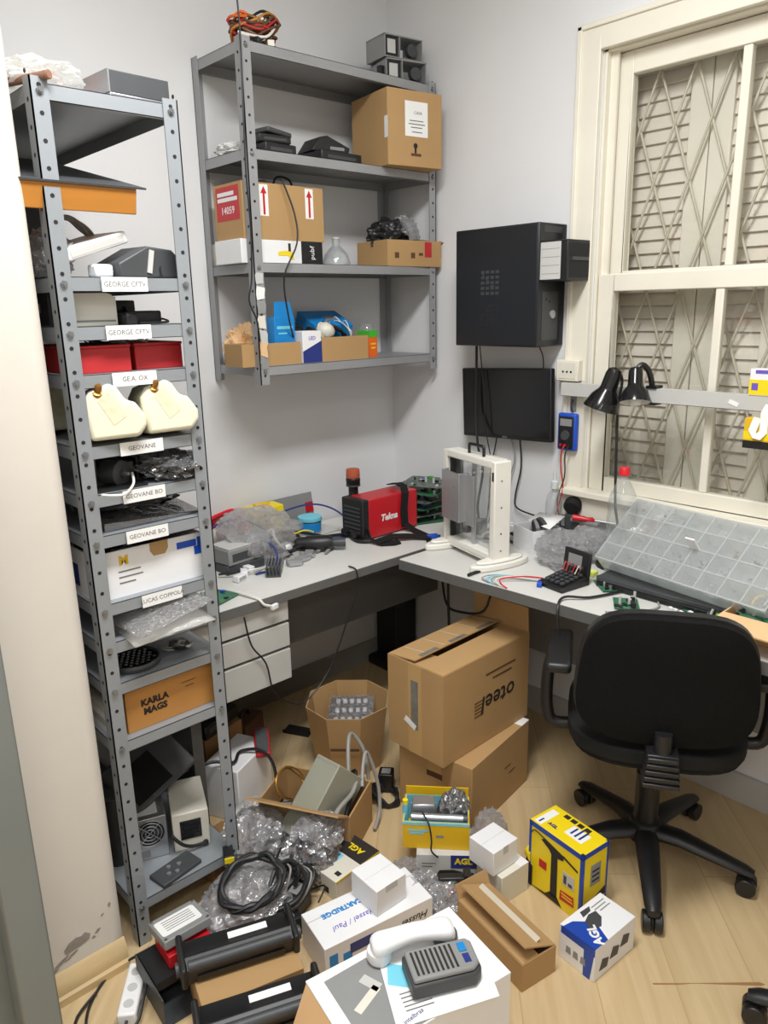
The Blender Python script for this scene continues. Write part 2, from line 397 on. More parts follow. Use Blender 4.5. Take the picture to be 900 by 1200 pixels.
# louvred shutters outside the glass
X = .15
b = B()
for a, c in ((-1.292, -1.225), (-1.362, -1.295), (-1.575, -1.505), (-1.65, -1.58)): b.box(X-.02, X+.02, a, c, .955, 2.36)
b.obj('shutter_stile', 'shutter_stile', wn, bevel=.003)
b = B(); z = .98
while z < 2.34:
    for a, c in ((-1.225, -1.012), (-1.505, -1.362), (-1.84, -1.65)):
        b.cb((X, (a+c)/2, z), (.047, c-a, .006), (0, -74, 0))
    z += .042
b.obj('shutter_slats', 'shutter', wn)
B().box(X+.012, X+.016, -1.84, -1.01, .955, 2.36).obj('shutter_backing', 'shutter', wn)
# ------------------------------------------------------------------ desks
t = thing('corner_desk', 'grey laminate desk along the back wall, with drawers, left of the corner', 'desk', (0, 0, 0))
B().box(-1.385, -.0, -.60, -.018, .71, .735).obj('desk_top', ['desk'], t, bevel=.003)
B().box(-1.385, -.0, -.604, -.60, .708, .737).obj('edge_band', 'desk_edge', t)
B().box(-1.02, -.24, -.50, -.482, .50, .71).obj('modesty_panel', 'deskdark', t)
u = B().box(-1.38, -1.02, -.57, -.06, .42, .705).obj('drawer_unit', 'deskdark', t, bevel=.002)
for k, (z0, z1) in enumerate(((.635, .70), (.545, .625), (.43, .535))):
    B().box(-1.375, -1.025, -.588, -.571, z0, z1).obj('drawer', 'deskwhite', t, bevel=.002)
B().box(-1.38, -1.345, -.55, -.05, 0, .42).obj('leg', 'deskdark', t)
B().box(-.15, -.02, -.15, -.02, .03, .71).obj('leg', 'black', t, bevel=.006)
B().box(-.21, -.02, -.20, -.02, 0, .045).obj('foot', 'black', t, bevel=.01)
t = thing('long_desk', 'pale grey laminate desk under the window, right of the corner', 'desk', (0, 0, 0))
B().prism([(-.02, -.632), (-.572, -.632), (-.584, -.645), (-.45, -2.55), (-.02, -2.55)], .712, .742).obj('desk_top', 'desk', t, bevel=.003)
B().prism([(-.584, -.645), (-.588, -.645), (-.454, -2.55), (-.45, -2.55)], .71, .744).obj('edge_band', 'desk_edge', t)
B().box(-.07, -.05, -2.5, -.76, .30, .712).obj('modesty_panel', 'grey', t)
for y in (-.69, -2.5):
    B().box(-.16, -.08, y-.03, y+.03, .03, .712).obj('leg', 'black', t, bevel=.006)
    B().box(-.30, -.08, y-.04, y+.04, 0, .04).obj('foot', 'black', t, bevel=.01)
# ------------------------------------------------------------------ slotted steel racks
def angle_post(z0, z1, sx, sy, wd=.035, th=.003):
    # L profile; corner at the origin, flanges towards sx (x) and sy (y)
    p = B(); p.box(0, sx*wd, 0, sy*th, z0, z1) if sx > 0 else p.box(sx*wd, 0, min(0, sy*th), max(0, sy*th), z0, z1)
    p.box(min(0, sx*th), max(0, sx*th), min(0, sy*wd), max(0, sy*wd), z0, z1)
    return p
def holes(h, z0, z1, step, sx, sy, wd=.035):
    h.mi = 1; z = z0
    while z < z1:
        h.cyl((sx*wd*.5, -sy*.0006, z), (sx*wd*.5, sy*.001, z), .0045, n=8)
        h.cyl((-sx*.0006, sy*wd*.5, z+step*.5), (sx*.001, sy*wd*.5, z+step*.5), .0045, n=8)
        z += step
    h.mi = 0
def bolt(parent, x, y, z):
    q = B(); q.cyl((x, y-.004, z), (x, y, z), .0075, n=6); q.cyl((x, y-.007, z), (x, y-.004, z), .004, n=8); return q.obj('bolt', 'bolt', parent)
def rack(root, x0, x1, y0, y1, zs, z0, z1, m, lip=.03, step=.05):
    for px, py, sx, sy in ((x0, y0, 1, 1), (x1, y0, -1, 1), (x0, y1, 1, -1), (x1, y1, -1, -1)):
        p = angle_post(z0, z1, sx, sy)
        if sy > 0: holes(p, z0+.03, z1-.01, step, sx, sy)
        p.obj('post', [m, 'hole'], root).location = (px, py, 0)
    e = .0035
    for z in zs:
        q = B(); a, c, d, f = x0+e, x1-e, y0+e, y1-e
        q.box(a, c, d, f, z-.0015, z)
        q.box(a, c, d, d+.0015, z-lip, z); q.box(a, c, f-.0015, f, z-lip, z); q.box(a, a+.0015, d, f, z-lip, z); q.box(c-.0015, c, d, f, z-lip, z)
        q.box(a, c, d, d+.012, z-lip, z-lip+.0015); q.box(a, c, f-.012, f, z-lip, z-lip+.0015)
        s = q.obj('shelf', m, root)
        for xx in (x0+.018, x1-.018): bolt(root, xx, y0, z-lip/2)
RX0, RX1, RY0, RY1 = -1.722, -1.41, -.84, -.035
RZ = [2.035, 1.675, 1.574, 1.473, 1.318, 1.208, 1.112, .948, .852, .745, .590, .128]
rk = thing('steel_shelving_rack', 'tall narrow grey steel rack with many shelves standing on the floor', 'shelving', (0, 0, 0))
rack(rk, RX0, RX1, RY0, RY1, RZ, 0, 2.045, 'steel', lip=.03)
LAB = [(1, 'GEORGE CFTV', 146, 330), (2, 'GEORGE CFTV', 151, 388), (3, 'GE.A. OX', 158, 443), (4, 'GEOVANE', 166, 521), (5, 'GEOVANE BO', 169, 577), (6, 'GEOVANE BO', 173, 625), (7, 'LUCAS COPPOLA', 190, 696)]
for k, s, px, py in LAB:
    P = at('y', RY0, px, py); z = RZ[k]-.016
    l = B().box(P.x-.052, P.x+.052, RY0-.0015, RY0-.0007, z-.014, z+.016).obj('shelf_label', 'paper', rk)
    text(s, .0145, 'ink_grey', l, front(P.x, RY0-.0017, z+.001), ex=.0002)
QX0, QX1, QY0 = -.885, -.035, -.30
QZ = [2.395, 2.092, 1.75, 1.415]
wr = thing('wall_shelving_rack', 'short grey steel shelf rack fixed high on the back wall', 'shelving', (0, 0, 0))
rack(wr, QX0, QX1, QY0, -.002, QZ, 1.355, 2.405, 'steel_dull', lip=.032)
# ------------------------------------------------------------------ shared object builders
def X(px, py, y): return at('y', y, px, py).x
def Zy(px, py, y): return at('y', y, px, py).z
def ffit(y, N, T, TL, TR):
    n = at('y', y, *N); t = at('y', y, *T); r_ = at('y', y, *TR)
    return n, r_.x-n.x, (at('x', n.x, *TL).y-y if TL else None), t.z-n.z
def rnd(a, b): return random.uniform(a, b)
def carton(name, label, cat, loc, rz, w, d, h, m='card', group=None, tape='tape', tape_dir='x', rx=0, ry=0, part='body'):
    """closed carton, local origin = centre of its base"""
    t = thing(name, label, cat, loc, rz, group, rx, ry)
    B().box(-w/2, w/2, -d/2, d/2, 0, h).obj(part, m, t, bevel=.0015)
    if tape:
        q = B(); e = .0005; k = min(w, d)*.09
        if tape_dir == 'x':
            q.box(-w/2-e, w/2+e, -k, k, h, h+e); q.box(-w/2-e, -w/2, -k, k, h*.62, h); q.box(w/2, w/2+e, -k, k, h*.62, h)
        else:
            q.box(-k, k, -d/2-e, d/2+e, h, h+e); q.box(-k, k, -d/2-e, -d/2, h*.62, h); q.box(-k, k, d/2, d/2+e, h*.62, h)
        q.obj('tape', tape, t)
    return t
def open_carton(name, label, cat, loc, rz, w, d, h, m='card', flaps=(), th=.004, group=None, inner=None, rx=0, ry=0):
    """open box; flaps = (side, length, angle from upright outwards)"""
    t = thing(name, label, cat, loc, rz, group, rx, ry); q = B()
    q.box(-w/2, w/2, -d/2, d/2, 0, th)
    q.box(-w/2, w/2, -d/2, -d/2+th, th, h); q.box(-w/2, w/2, d/2-th, d/2, th, h)
    q.box(-w/2, -w/2+th, -d/2+th, d/2-th, th, h); q.box(w/2-th, w/2, -d/2+th, d/2-th, th, h)
    q.obj('body', m, t)
    for sd, L, a in flaps:
        f = B(); a = R(a)
        wd = (w if sd in '+y-y' else d) - .004
        f.box(-wd/2, wd/2, -th/2, th/2, 0, L)
        M = {'-y': RT((0, -d/2+th/2, h)), '+y': RT((0, d/2-th/2, h), 0, 0, 180), '-x': RT((-w/2+th/2, 0, h), 0, 0, -90), '+x': RT((w/2-th/2, 0, h), 0, 0, 90)}[sd] @ Matrix.Rotation(a, 4, 'X')
        f.bm.transform(M); f.obj('flap', m, t)
    return t
def lines(parent, rows, m, M, name='printed_lines', h=.004):
    q = B()
    for x0, x1, y in rows: q.box(x0, x1, y-h/2, y+h/2, 0, .0004, M)
    return q.obj(name, m, parent)
def coil(c, r, turns, tk, jit=.1, tilt=(0, 0, 0), stack=.6, squash=1, n=9, seed=1):
    rg = random.Random(seed); P = []; M = Euler([R(a) for a in tilt]).to_matrix()
    N = int(turns*n)
    for i in range(N+1):
        a = 2*math.pi*i/n; rr = r*(1+rg.uniform(-jit, jit))
        P.append(Vector(c) + M @ Vector((rr*math.cos(a), rr*squash*math.sin(a), tk + rg.random()*stack*2*tk*turns/2)))
    return P
def cable(name, label, cat, pts, r, m, group=None, n=7):
    o = B().tube(pts, r, n).obj(name, m); return tag(o, label, cat, group)
def sack(name, label, cat, c, d, m, seed, amp=.45, fr=1.9, group=None, sub=5, box=0):
    o = B().blob((0, 0, d[2]*.9), d, sub, amp, fr, seed, flat=-d[2]*.85, box=box, ridge=True).obj(name, m, loc=c); return tag(o, label, cat, group)
def adapter(name, label, loc, rz, w, d, h, m='black', cord=None, group=None, rx=0, ry=0):
    t = thing(name, label, 'adapter', loc, rz, group, rx, ry)
    B().box(-w/2, w/2, -d/2, d/2, 0, h).obj('body', m, t, bevel=.004)
    B().box(-w*.3, w*.3, -d*.3, d*.3, h, h+.0004).obj('rating_label', 'grey' if m != 'white' else 'grey_light', t)
    if cord: B().tube([(w/2, 0, h*.4)]+list(cord), .0025, 6).obj('cord', 'cable' if m != 'white' else 'cable_white', t)
    return t
def pcb(name, label, loc, rz, w, d, seed, m='pcb', group=None, tall=1, rx=0, ry=0, n=14):
    rg = random.Random(seed); t = thing(name, label, 'circuit board', loc, rz, group, rx, ry)
    B().box(-w/2, w/2, -d/2, d/2, .004, .0058).obj('board', m, t)
    pi = B()
    for i in range(10): x = rg.uniform(-w*.45, w*.45); y = rg.uniform(-d*.45, d*.45); pi.cyl((x, y, 0), (x, y, .004), .0008, n=5)
    pi.obj('solder_pins', 'silver', t)
    for i in range(n):
        x, y = rg.uniform(-w*.42, w*.42), rg.uniform(-d*.42, d*.42); k = rg.random()
        if k < .4: s_ = rg.uniform(.008, .02); B().cb((x, y, .0075), (s_, s_*rg.uniform(.6, 1), .0035)).obj('chip', 'black', t)
        elif k < .7: r_ = rg.uniform(.003, .006); hh = rg.uniform(.008, .018)*tall; B().cyl((x, y, .0058), (x, y, .0058+hh), r_, n=10).obj('capacitor', rg.choice(['silver', 'black_blue', 'grey_light']), t)
        else: B().cb((x, y, .0058+.004*tall), (rg.uniform(.008, .025), rg.uniform(.006, .012), .008*tall)).obj('connector', rg.choice(['white', 'grey_light', 'blue', 'black', 'green']), t, bevel=.0006)
    return t
# ------------------------------------------------------------------ on the tall rack
yF = -.80
# top board
z = RZ[0]
P = at('z', z+.03, 40, 80)
sack('plastic_bag', 'translucent white plastic bag lying on top of the tall rack', 'bag', (-1.668, -.72, z+.001), (.08, .10, .034), 'bag_white', 3, amp=.3, fr=1.3)
t = thing('computer_drive', 'silver and dark grey metal drive box on top of the tall rack', 'drive', (X(152, 100, -.76), -.74, z), 4)
B().box(-.072, .072, -.06, .09, 0, .014).obj('base_tray', 'silver', t, bevel=.002)
B().box(-.070, .072, -.058, .088, .014, .058).obj('body', 'grey_dark', t, bevel=.002)
B().box(-.0735, -.070, -.06, .09, .014, .058).obj('side_plate', 'silver', t)
for x in (-.045, .055): B().cyl((x, -.0605, .007), (x, -.0595, .007), .003, n=8).obj('screw', 'bolt', t)
Pz = z+.012
for k in range(4):
    x = X(112, 90, -.72)
    cable('wire', ['thin red wire looping out of the bag on the tall rack', 'orange wire lying out of the bag on the tall rack', 'dark red wire bent up behind the bag on the tall rack', 'thin white wire standing up on top of the tall rack'][k], 'wire',
          [(x-.005*k-.004, -.70, Pz), (x-.03, -.69+.012*k, Pz+.012+.004*k), (x-.055-.006*k, -.68+.012*k, Pz+.03+.008*k), (x-.07-.004*k, -.67+.012*k, Pz+.06+.006*k)], .0022, ['red', 'orange', 'ink_brown', 'cable_white'][k], 'loose wires on top of the tall rack')
tag(B().cyl((-1.80, -.60, z+.012), (-1.688, -.855, z+.012), .0085, n=14).cyl((-1.69, -.851, z+.012), (-1.6876, -.856, z+.012), .007, n=12).obj('copper_pipe', 'copper'), 'short copper pipe laid across the top corner of the tall rack', 'pipe')
# second board
z = RZ[1]
t = thing('black_carton', 'black carton with white print under the tilted wooden tray', 'box', (-1.63, -.20, z), 0)
B().box(-.09, .06, -.18, .14, 0, .20).obj('body', 'black', t, bevel=.002)
text('POWER', .022, 'white', t, front(-.03, -.1805, .17))
t = thing('wooden_tray', 'wooden board tray with grey top lying tilted on the tall rack', 'tray', (-1.63, -.83, 1.805), 0, rx=13.5)
B().box(-.20, .105, 0, .55, 0, .052).obj('frame', 'amber', t, bevel=.002)
B().box(-.205, .125, -.004, .555, .052, .056).obj('top_panel', 'grey_dark', t)
t = thing('document_holder', 'white slab leaning over black gear on the second board', 'panel', (-1.60, -.76, z+.058), 12, ry=-17)
B().box(-.10, .06, -.05, .10, 0, .026).obj('body', 'white', t, bevel=.004)
B().box(-.09, .05, -.051, -.0502, .006, .02).obj('edge_trim', 'grey_light', t)
t = thing('card_reader', 'black wedge shaped device with a wound cord under the white slab', 'device', (-1.50, -.755, z), 8)
q = B(); q.prism([(-.085, 0), (.075, 0), (.075, .045), (.055, .062), (-.01, .068), (-.085, .03)], -.045, .06, RT((0, 0, 0), 90, 0, 0)); q.obj('body', 'grey_dark', t, bevel=.004)
B().tube(coil((.045, -.052, .012), .026, 3, .004, .1, (75, 0, 0), seed=4), .0035, 6).obj('cord', 'cable', t)
B().cb((-.005, -.0615, .035), (.012, .003, .05), (0, 12, 0)).obj('strap', 'grey_light', t)
for k in range(2):
    cable('cable_coil', ['grey cable wound in a coil on the second board', 'black cable loop left of the wound grey cable'][k], 'cable', coil((-1.625-.055*k, -.70+.03*k, z+.09-.04*k), .045, 4, .006, .12, (60, 10, 20+40*k), seed=11+k), .0042, ['cable_grey', 'cable'][k])
t = thing('mains_plug', 'small white plug adapter at the front of the second board', 'plug', (-1.605, -.80, z), 10)
B().box(-.022, .022, -.015, .02, 0, .028).obj('body', 'white', t, bevel=.006)
for s_ in (-1, 1): B().cyl((.022, s_*.007, .014), (.036, s_*.007, .014), .002, n=8).obj('pin', 'silver', t)
sack('cable_bag', 'clear bag of tangled leads behind the rack post', 'bag', (-1.685, -.72, z), (.035, .08, .05), 'bag', 8)
# third board
z = RZ[2]
t = thing('cream_unit', 'cream plastic box with rounded corner on the third board', 'box', (-1.62, -.74, z), 0)
q = B(); q.prism([(-.075, 0), (.045, 0), (.045, .062)] + [(.045-.02+.02*math.cos(R(a)), .050+.02*math.sin(R(a))) for a in (30, 60, 90)] + [(-.075, .07)], -.10, .05, RT((0, 0, 0), 90, 0, 0)); q.obj('body', 'offwhite', t, bevel=.002)
B().box(-.07, .04, -.0508, -.0502, .008, .012).obj('seam', 'grey', t)
adapter('power_brick', 'black power brick with a raised block on the third board', (-1.505, -.75, z), -4, .085, .06, .03, cord=[(.06, 0, .01), (.05, -.04, .004), (-.02, -.05, .004)])
adapter('power_brick', 'tall black power brick stacked at back of the third board', (-1.515, -.66, z), 3, .06, .06, .055)
adapter('power_brick', 'small black power brick beside the cream box', (-1.555, -.785, z), 14, .03, .05, .025)
cable('cable_coil', 'thin black cable heap between cream box and power bricks', 'cable', coil((-1.55, -.70, z+.03), .035, 4, .004, .25, (30, 20, 0), seed=5), .002, 'cable')
t = thing('black_monitor_base', 'black box behind the left post on the third board', 'box', (-1.69, -.55, z), 0)
B().box(-.02, .03, -.2, .2, 0, .08).obj('body', 'black', t, bevel=.003); B().box(-.0205, -.02, -.15, .15, .03, .05).obj('label', 'grey', t)
# fourth board: red boxes
z = RZ[3]
for k, (xa, xb, y0, lab) in enumerate(((-1.70, -1.565, -.815, 'red box at the left on the fourth board under loose wires'), (-1.548, -1.43, -.80, 'red box at the right on the fourth board of tall rack'))):
    t = thing('red_box', lab, 'box', ((xa+xb)/2, y0+.11, z), 0, 'red boxes on the tall rack'); w_ = (xb-xa)/2
    B().box(-w_, w_, -.11, .11, 0, .054).obj('body', 'redbox', t, bevel=.002)
    B().box(-w_-.001, w_+.001, -.111, .111, .054, .060).obj('lid', 'redbox', t, bevel=.001)
for k in range(3):
    cable('wire_tangle', ['black wire tangle on the left red box', 'silver wire tangle on the left red box', 'white lead lying over both red boxes'][k], 'wire', coil((-1.635+.05*k, -.76, z+.064), .03+.006*k, 5, .003, .4, (15, 20, 30*k), squash=.8, seed=21+k), .0016, ['cable', 'silver', 'cable_white'][k])
# fifth board: jugs
z = RZ[4]
def jug(label, loc, rz, first=None):
    if first:
        t = first.copy(); COL.objects.link(t); t['label'] = label; t.location = loc; t.rotation_euler = (R(-6), 0, R(rz))
        for ch in list(first.children):
            c = ch.copy(); COL.objects.link(c); c.parent = t
        return t
    t = thing('ink_waste_jug', label, 'jug', loc, rz, 'white jugs on the fifth board', -6)
    M = RT((0, 0, 0), 0, 0, -14) @ RT((0, 0, 0), 90, 0, 0)
    q = B(); q.prism([(-.060, 0), (.045, 0), (.064, .022), (.064, .045), (.044, .078), (.026, .082), (.010, .112), (-.008, .124), (-.052, .108), (-.066, .085)], -.06, .07, M)
    q.obj('body', 'jug', t, bevel=.010, seg=3)
    B().lathe([(.013, 0), (.013, .010), (.008, .012), (.008, .026), (.005, .030)], 14, M @ RT((-.034, .098, .058), -50, 0, 0) @ RT((0, 0, 0), 0, 12, 0)).obj('valve', 'brass', t)
    q = B(); q.prism([(-.035, .085), (-.012, .105), (.022, .048), (-.008, .030)], .0702, .0708, M); q.obj('label', 'label_beige', t)
    return t
j1 = jug('white jug with worn label, front left on the fifth board', (-1.612, -.79, z+.006), 0)
jug('white jug with worn label and brass valve, nearest the right post', (-1.482, -.785, z+.006), 4, j1)
jug('white jug half hidden behind the left rack post', (-1.655, -.55, z+.006), 8, j1)
# sixth board
z = RZ[5]
sack('antistatic_bag', 'crumpled dark antistatic bag on the sixth board', 'bag', (-1.475, -.75, z), (.075, .085, .032), 'antistatic', 5, amp=.4)
t = thing('round_motor', 'small round metal motor lying on the sixth board', 'motor', (-1.625, -.74, z), 25)
B().lathe([(.0, 0), (.026, 0), (.03, .006), (.03, .05), (.01, .052), (.01, .06), (0, .06)], 20, RT((0, 0, .03), 90, 0, 0), cap=False).obj('housing', 'grey_dark', t)
B().cyl((0, -.07, .03), (0, -.06, .03), .004).obj('shaft', 'silver', t)
t = thing('drive_cage', 'black drive cage with slots on the sixth board', 'drive', (-1.565, -.72, z), 6)
B().box(-.04, .045, -.05, .07, 0, .012).box(-.04, -.036, -.05, .07, .012, .06).box(.0, .004, -.05, .07, .012, .06).box(.041, .045, -.05, .07, .012, .06).obj('cage', 'black', t)
B().box(-.03, -.005, -.045, .06, .014, .05).obj('drive', 'grey_dark', t)
cable('white_lead', 'short white lead curling over the sixth board edge', 'cable', [(-1.585, -.80, z+.03), (-1.60, -.835, z+.012), (-1.63, -.852, z-.004), (-1.66, -.855, z-.002), (-1.685, -.856, z+.004)], .003, 'cable_white')
tag(B().box(-.06, .06, -.03, .03, 0, .006).obj('plastic_strip', 'black', loc=(-1.62, -.795, z)), 'flat black strip at the front of the sixth board', 'strip')
# seventh board
z = RZ[6]
q = B(); q.prism([(-.13, -.09), (.125, -.085), (.12, .20), (-.13, .22)], 0, .012); 
for v in q.bm.verts: v.co.z += .02*max(0, v.co.y)/.2 + .012*math.sin(v.co.x*30)*(v.co.z > .005)
tag(q.obj('silver_pouch', 'antistatic', loc=(-1.54, -.72, z), bevel=.004, sub=0), 'flat shiny silver antistatic pouch on the seventh board', 'bag')
tag(B().blob((0, 0, .018), (.12, .10, .024), 4, .25, 2, 31, flat=0).obj('silver_pouch', 'antistatic', loc=(-1.545, -.66, z+.013)), 'crinkled dark pouch behind the flat silver one', 'bag')
# eighth board: toner carton
z = RZ[7]
wA, wB = -1.712, -1.425
t = open_carton('toner_carton', 'white toner carton with blue print, open and full of black parts', 'box', ((wA+wB)/2, -.66, z), 0, wB-wA-.006, .30, .115, 'white')
w_ = (wB-wA-.006)/2; yf = -.1504
text('M', .030, 'yellow_deep', t, front(-w_+.075, yf, .088), bold=.0015)
B().prism([(-.026, .119), (-.026, .098), (-.018, .085), (.012, .085), (.021, .098), (.021, .119)], .0, .0006, front(.028, yf, -.003)).obj('thumb_cut', 'card', t)
q = B(); M = front(0, yf, 0); q.box(.072, .125, .083, .10, 0, .0006, M); q.box(.118, .142, .06, .082, 0, .0006, M); q.box(.128, .140, .082, .104, 0, .0006, M); q.obj('blue_print', 'blue', t)
lines(t, [(-w_+.06, -w_+.115, .062), (-w_+.06, -w_+.12, .048), (-w_+.06, -w_+.10, .034)], 'ink_grey', front(0, yf, 0), h=.003)
B().box(-.10, .06, .02, .075, 0, .0006, leftf(-w_, 0, 0)).obj('blue_panel', 'navy', t)
for k in range(5):
    adapter('toner_part', ['long black part', 'short black part', 'square black part', 'wide black part', 'narrow black part'][k]+' heaped in the white toner carton', ((wA+wB)/2-.09+.045*k, -.68+.03*(k % 3), z+.075+.004*k), 20*k, .07, .06, .045, group='black parts in the toner carton', ry=10-5*k)
# ninth board: bubble mailers
z = RZ[8]
for k in range(2):
    q = B(); bmesh.ops.create_grid(q.bm, x_segments=14, y_segments=10, size=.5)
    for v in q.bm.verts:
        x, y = v.co.x, v.co.y; v.co = Vector((x*.21, y*.24, .016*(1-(2*x)**4)*(1-(2*y)**4)+.004*noise.noise(Vector((x*9, y*9, k)))+.004))
    for f in q.bm.faces: f.smooth = True
    o = q.obj('padded_mailer', 'bag_white' if k else 'bubble', loc=(-1.565+.012*k, -.77+.0*k, z+.004+.034*(1-k)), solid=-.003)
    o.rotation_euler = (R(3), R(-8 if k == 0 else -2), R(8-10*k)); tag(o, ['clear bubble mailer lying on top on the ninth board', 'white padded mailer under the clear one, hanging over the shelf edge'][k], 'envelope', 'mailers on the ninth board')
q = B(); q.strip([(-.10, 0, .05), (-.03, -.01, .062), (.05, 0, .068), (.085, 0, .06), (.095, 0, .03), (.085, 0, .006)], (0, 1, 0), .12, .004)
tag(q.obj('black_sleeve', 'black', loc=(-1.555, -.70, z+.002)), 'bent black sleeve behind the mailers on the ninth board', 'sleeve')
# tenth board: speaker grille
z = RZ[9]
t = thing('speaker_driver', 'round black speaker with honeycomb grille on the tenth board', 'speaker', (-1.615, -.755, z), 0)
B().lathe([(.055, 0), (.066, .004), (.068, .012), (.064, .018), (.060, .016), (.060, .012)], 36, cap=False).obj('rim', 'grey_dark', t)
B().cyl((0, 0, .004), (0, 0, .010), .060, n=32).obj('cone', 'black', t)
q = B(); 
for i in range(-4, 5):
    for j in range(-4, 5):
        cx_, cy_ = i*.015+(j % 2)*.0075, j*.013
        if math.hypot(cx_, cy_) < .052:
            A = q.ring((cx_, cy_, .0102), (0, 0, 1), .0058, 6); Bq = q.ring((cx_, cy_, .014), (0, 0, 1), .0074, 6); q.skin(A, Bq, False)
q.obj('grille', 'black_gloss', t)
for k in range(3):
    cable('cable_loop', ['grey cable loop beside the round speaker', 'thick black cable curled on the tenth board', 'thin white lead lying across the tenth board'][k], 'cable', coil((-1.50+.012*k, -.745-.01*k, z+.004), .036-.006*k, 2.6, .004, .2, (6, 4, 50*k), squash=.7, seed=41+k), [.003, .004, .002][k], ['cable_grey', 'cable', 'cable_white'][k])
# eleventh board: brown carton
z = RZ[10]
t = carton('brown_carton', 'flat orange-brown carton with stamped letters on the eleventh board', 'box', (-1.54, -.66, z), 0, .262, .30, .118, 'card_orange', tape=None)
text('KARLA', .024, 'ink', t, front(-.055, -.1505, .068), bold=.0012); text('MAGS', .024, 'ink', t, front(-.055, -.1505, .044), bold=.0012)
lines(t, [(.02, .06, .085), (.03, .055, .072)], 'ink_brown', front(0, -.1504, 0), h=.002)
B().box(-.131, .131, -.002, .002, .118, .1185).obj('lid_seam', 'card_dark', t)
for k in range(4): tag(B().cb((0, 0, .009), (.024, .26, .017)).obj('manual', ['paper', 'grey_light', 'paper', 'offwhite'][k], loc=(-1.697, -.66, z+.0185*k)), ['lowest', 'second', 'third', 'topmost'][k]+' manual in the stack left of the brown carton', 'book', 'manuals beside the brown carton')
# bottom board
z = RZ[11]
t = thing('metal_plate_unit', 'dark flat metal unit with bright screws on the bottom board', 'plate', (-1.59, -.795, z), 10)
B().box(-.055, .07, -.035, .03, 0, .012).obj('body', 'grey_dark', t, bevel=.002)
for x, y in ((-.02, -.01), (.0, -.02), (.02, .0), (-.005, .012)): B().cyl((x, y, .012), (x, y, .016), .006, n=10).obj('screw', 'silver', t)
t = thing('computer_case_lid', 'bare grey steel case lying at the back of the bottom board', 'case', (-1.57, -.37, z), 0)
B().box(-.135, .14, -.10, .28, 0, .004).box(-.135, -.131, -.10, .28, .004, .06).box(.136, .14, -.10, .28, .004, .06).box(-.131, .136, .27, .28, .004, .06).obj('shell', 'steel', t); B().box(-.13, .13, -.09, .26, .058, .062).obj('cover', 'steel', t)
zz = z+.0625
t = thing('power_supply', 'silver computer power supply with round fan guard on the bottom board', 'power supply', (-1.586, -.64, z+.0005), -20)
B().box(-.05, .05, -.07, .07, 0, .128).obj('case', 'silver', t, bevel=.002)
M = front(0.004, -.0702, .082)
q = B()
for r_ in (.012, .022, .032, .040): q.tube([(M @ Vector((r_*math.cos(a*math.pi/12), r_*math.sin(a*math.pi/12), .002))) for a in range(25)], .0015, 5, 1)
for a in (45, 135): q.tube([M @ Vector((.04*math.cos(R(a)), .04*math.sin(R(a)), .002)), M @ Vector((-.04*math.cos(R(a)), -.04*math.sin(R(a)), .002))], .0015, 5, 1)
q.obj('fan_guard', 'silver', t); B().cyl(M @ Vector((0, 0, .0)), M @ Vector((0, 0, .0006)), .041, n=28).obj('fan_opening', 'hole', t)
for a in range(5): B().cb((M @ Vector((.024*math.cos(a*1.2566), .024*math.sin(a*1.2566), .0012))), (.022, .001, .014), (0, -a*72, 0)).obj('fan_blade', 'grey_dark', t)
B().box(-.03, .03, -.05, .03, .128, .1285).obj('rating_label', 'white', t)
B().box(-.04, .0, -.0712, -.0702, .008, .03).obj('inlet', 'grey', t)
t = thing('voltage_regulator', 'cream metal regulator box with black socket panel and cord', 'regulator', (-1.466, -.655, z+.0005), -22)
B().box(-.05, .05, -.10, .07, 0, .118).obj('case', 'offwhite', t, bevel=.003)
B().box(-.030, .028, -.1025, -.1002, .035, .095).obj('socket_panel', 'black', t, bevel=.001)
for i in range(4): B().box(-.024, .022, -.1034, -.1026, .042+.013*i, .050+.013*i).obj('socket', 'black_gloss', t)
B().tube([(.036, -.104, .012), (.0, -.112, .016), (-.03, -.118, .035), (-.056, -.11, .065)], .005, 8).obj('cord', 'cable', t)
B().cyl((.036, -.107, .012), (.036, -.10, .012), .008).obj('strain_relief', 'black', t)
t = thing('laptop_lid', 'old grey laptop shell leaning on its corner below the brown carton', 'laptop', (-1.535, -.585, .315), 8, rx=34, ry=-18)
B().box(-.11, .11, -.075, .09, 0, .016).obj('shell', 'grey_dark', t, bevel=.006)
B().box(-.09, .03, -.06, .05, .0162, .0168).obj('screen', 'black_gloss', t)
t = thing('white_printer_panel', 'white plastic panel lying behind the regulator on bottom board', 'panel', (-1.49, -.32, zz+.06), 12, rx=14)
B().box(-.10, .07, -.12, .12, 0, .02).obj('body', 'white', t, bevel=.005); B().box(-.05, .02, -.06, .06, .02, .0206).obj('recess', 'grey_light', t)
t = thing('round_speaker', 'black round drum behind the left post above the bottom board', 'speaker', (-1.672, -.64, z), 0)
B().lathe([(.0, 0), (.036, .0), (.04, .01), (.04, .19), (.034, .20), (0, .20)], 20, cap=False).obj('body', 'black', t)
B().lathe([(.030, .2), (.03, .204), (.0, .204)], 20, cap=False).obj('cap', 'grey_dark', t)
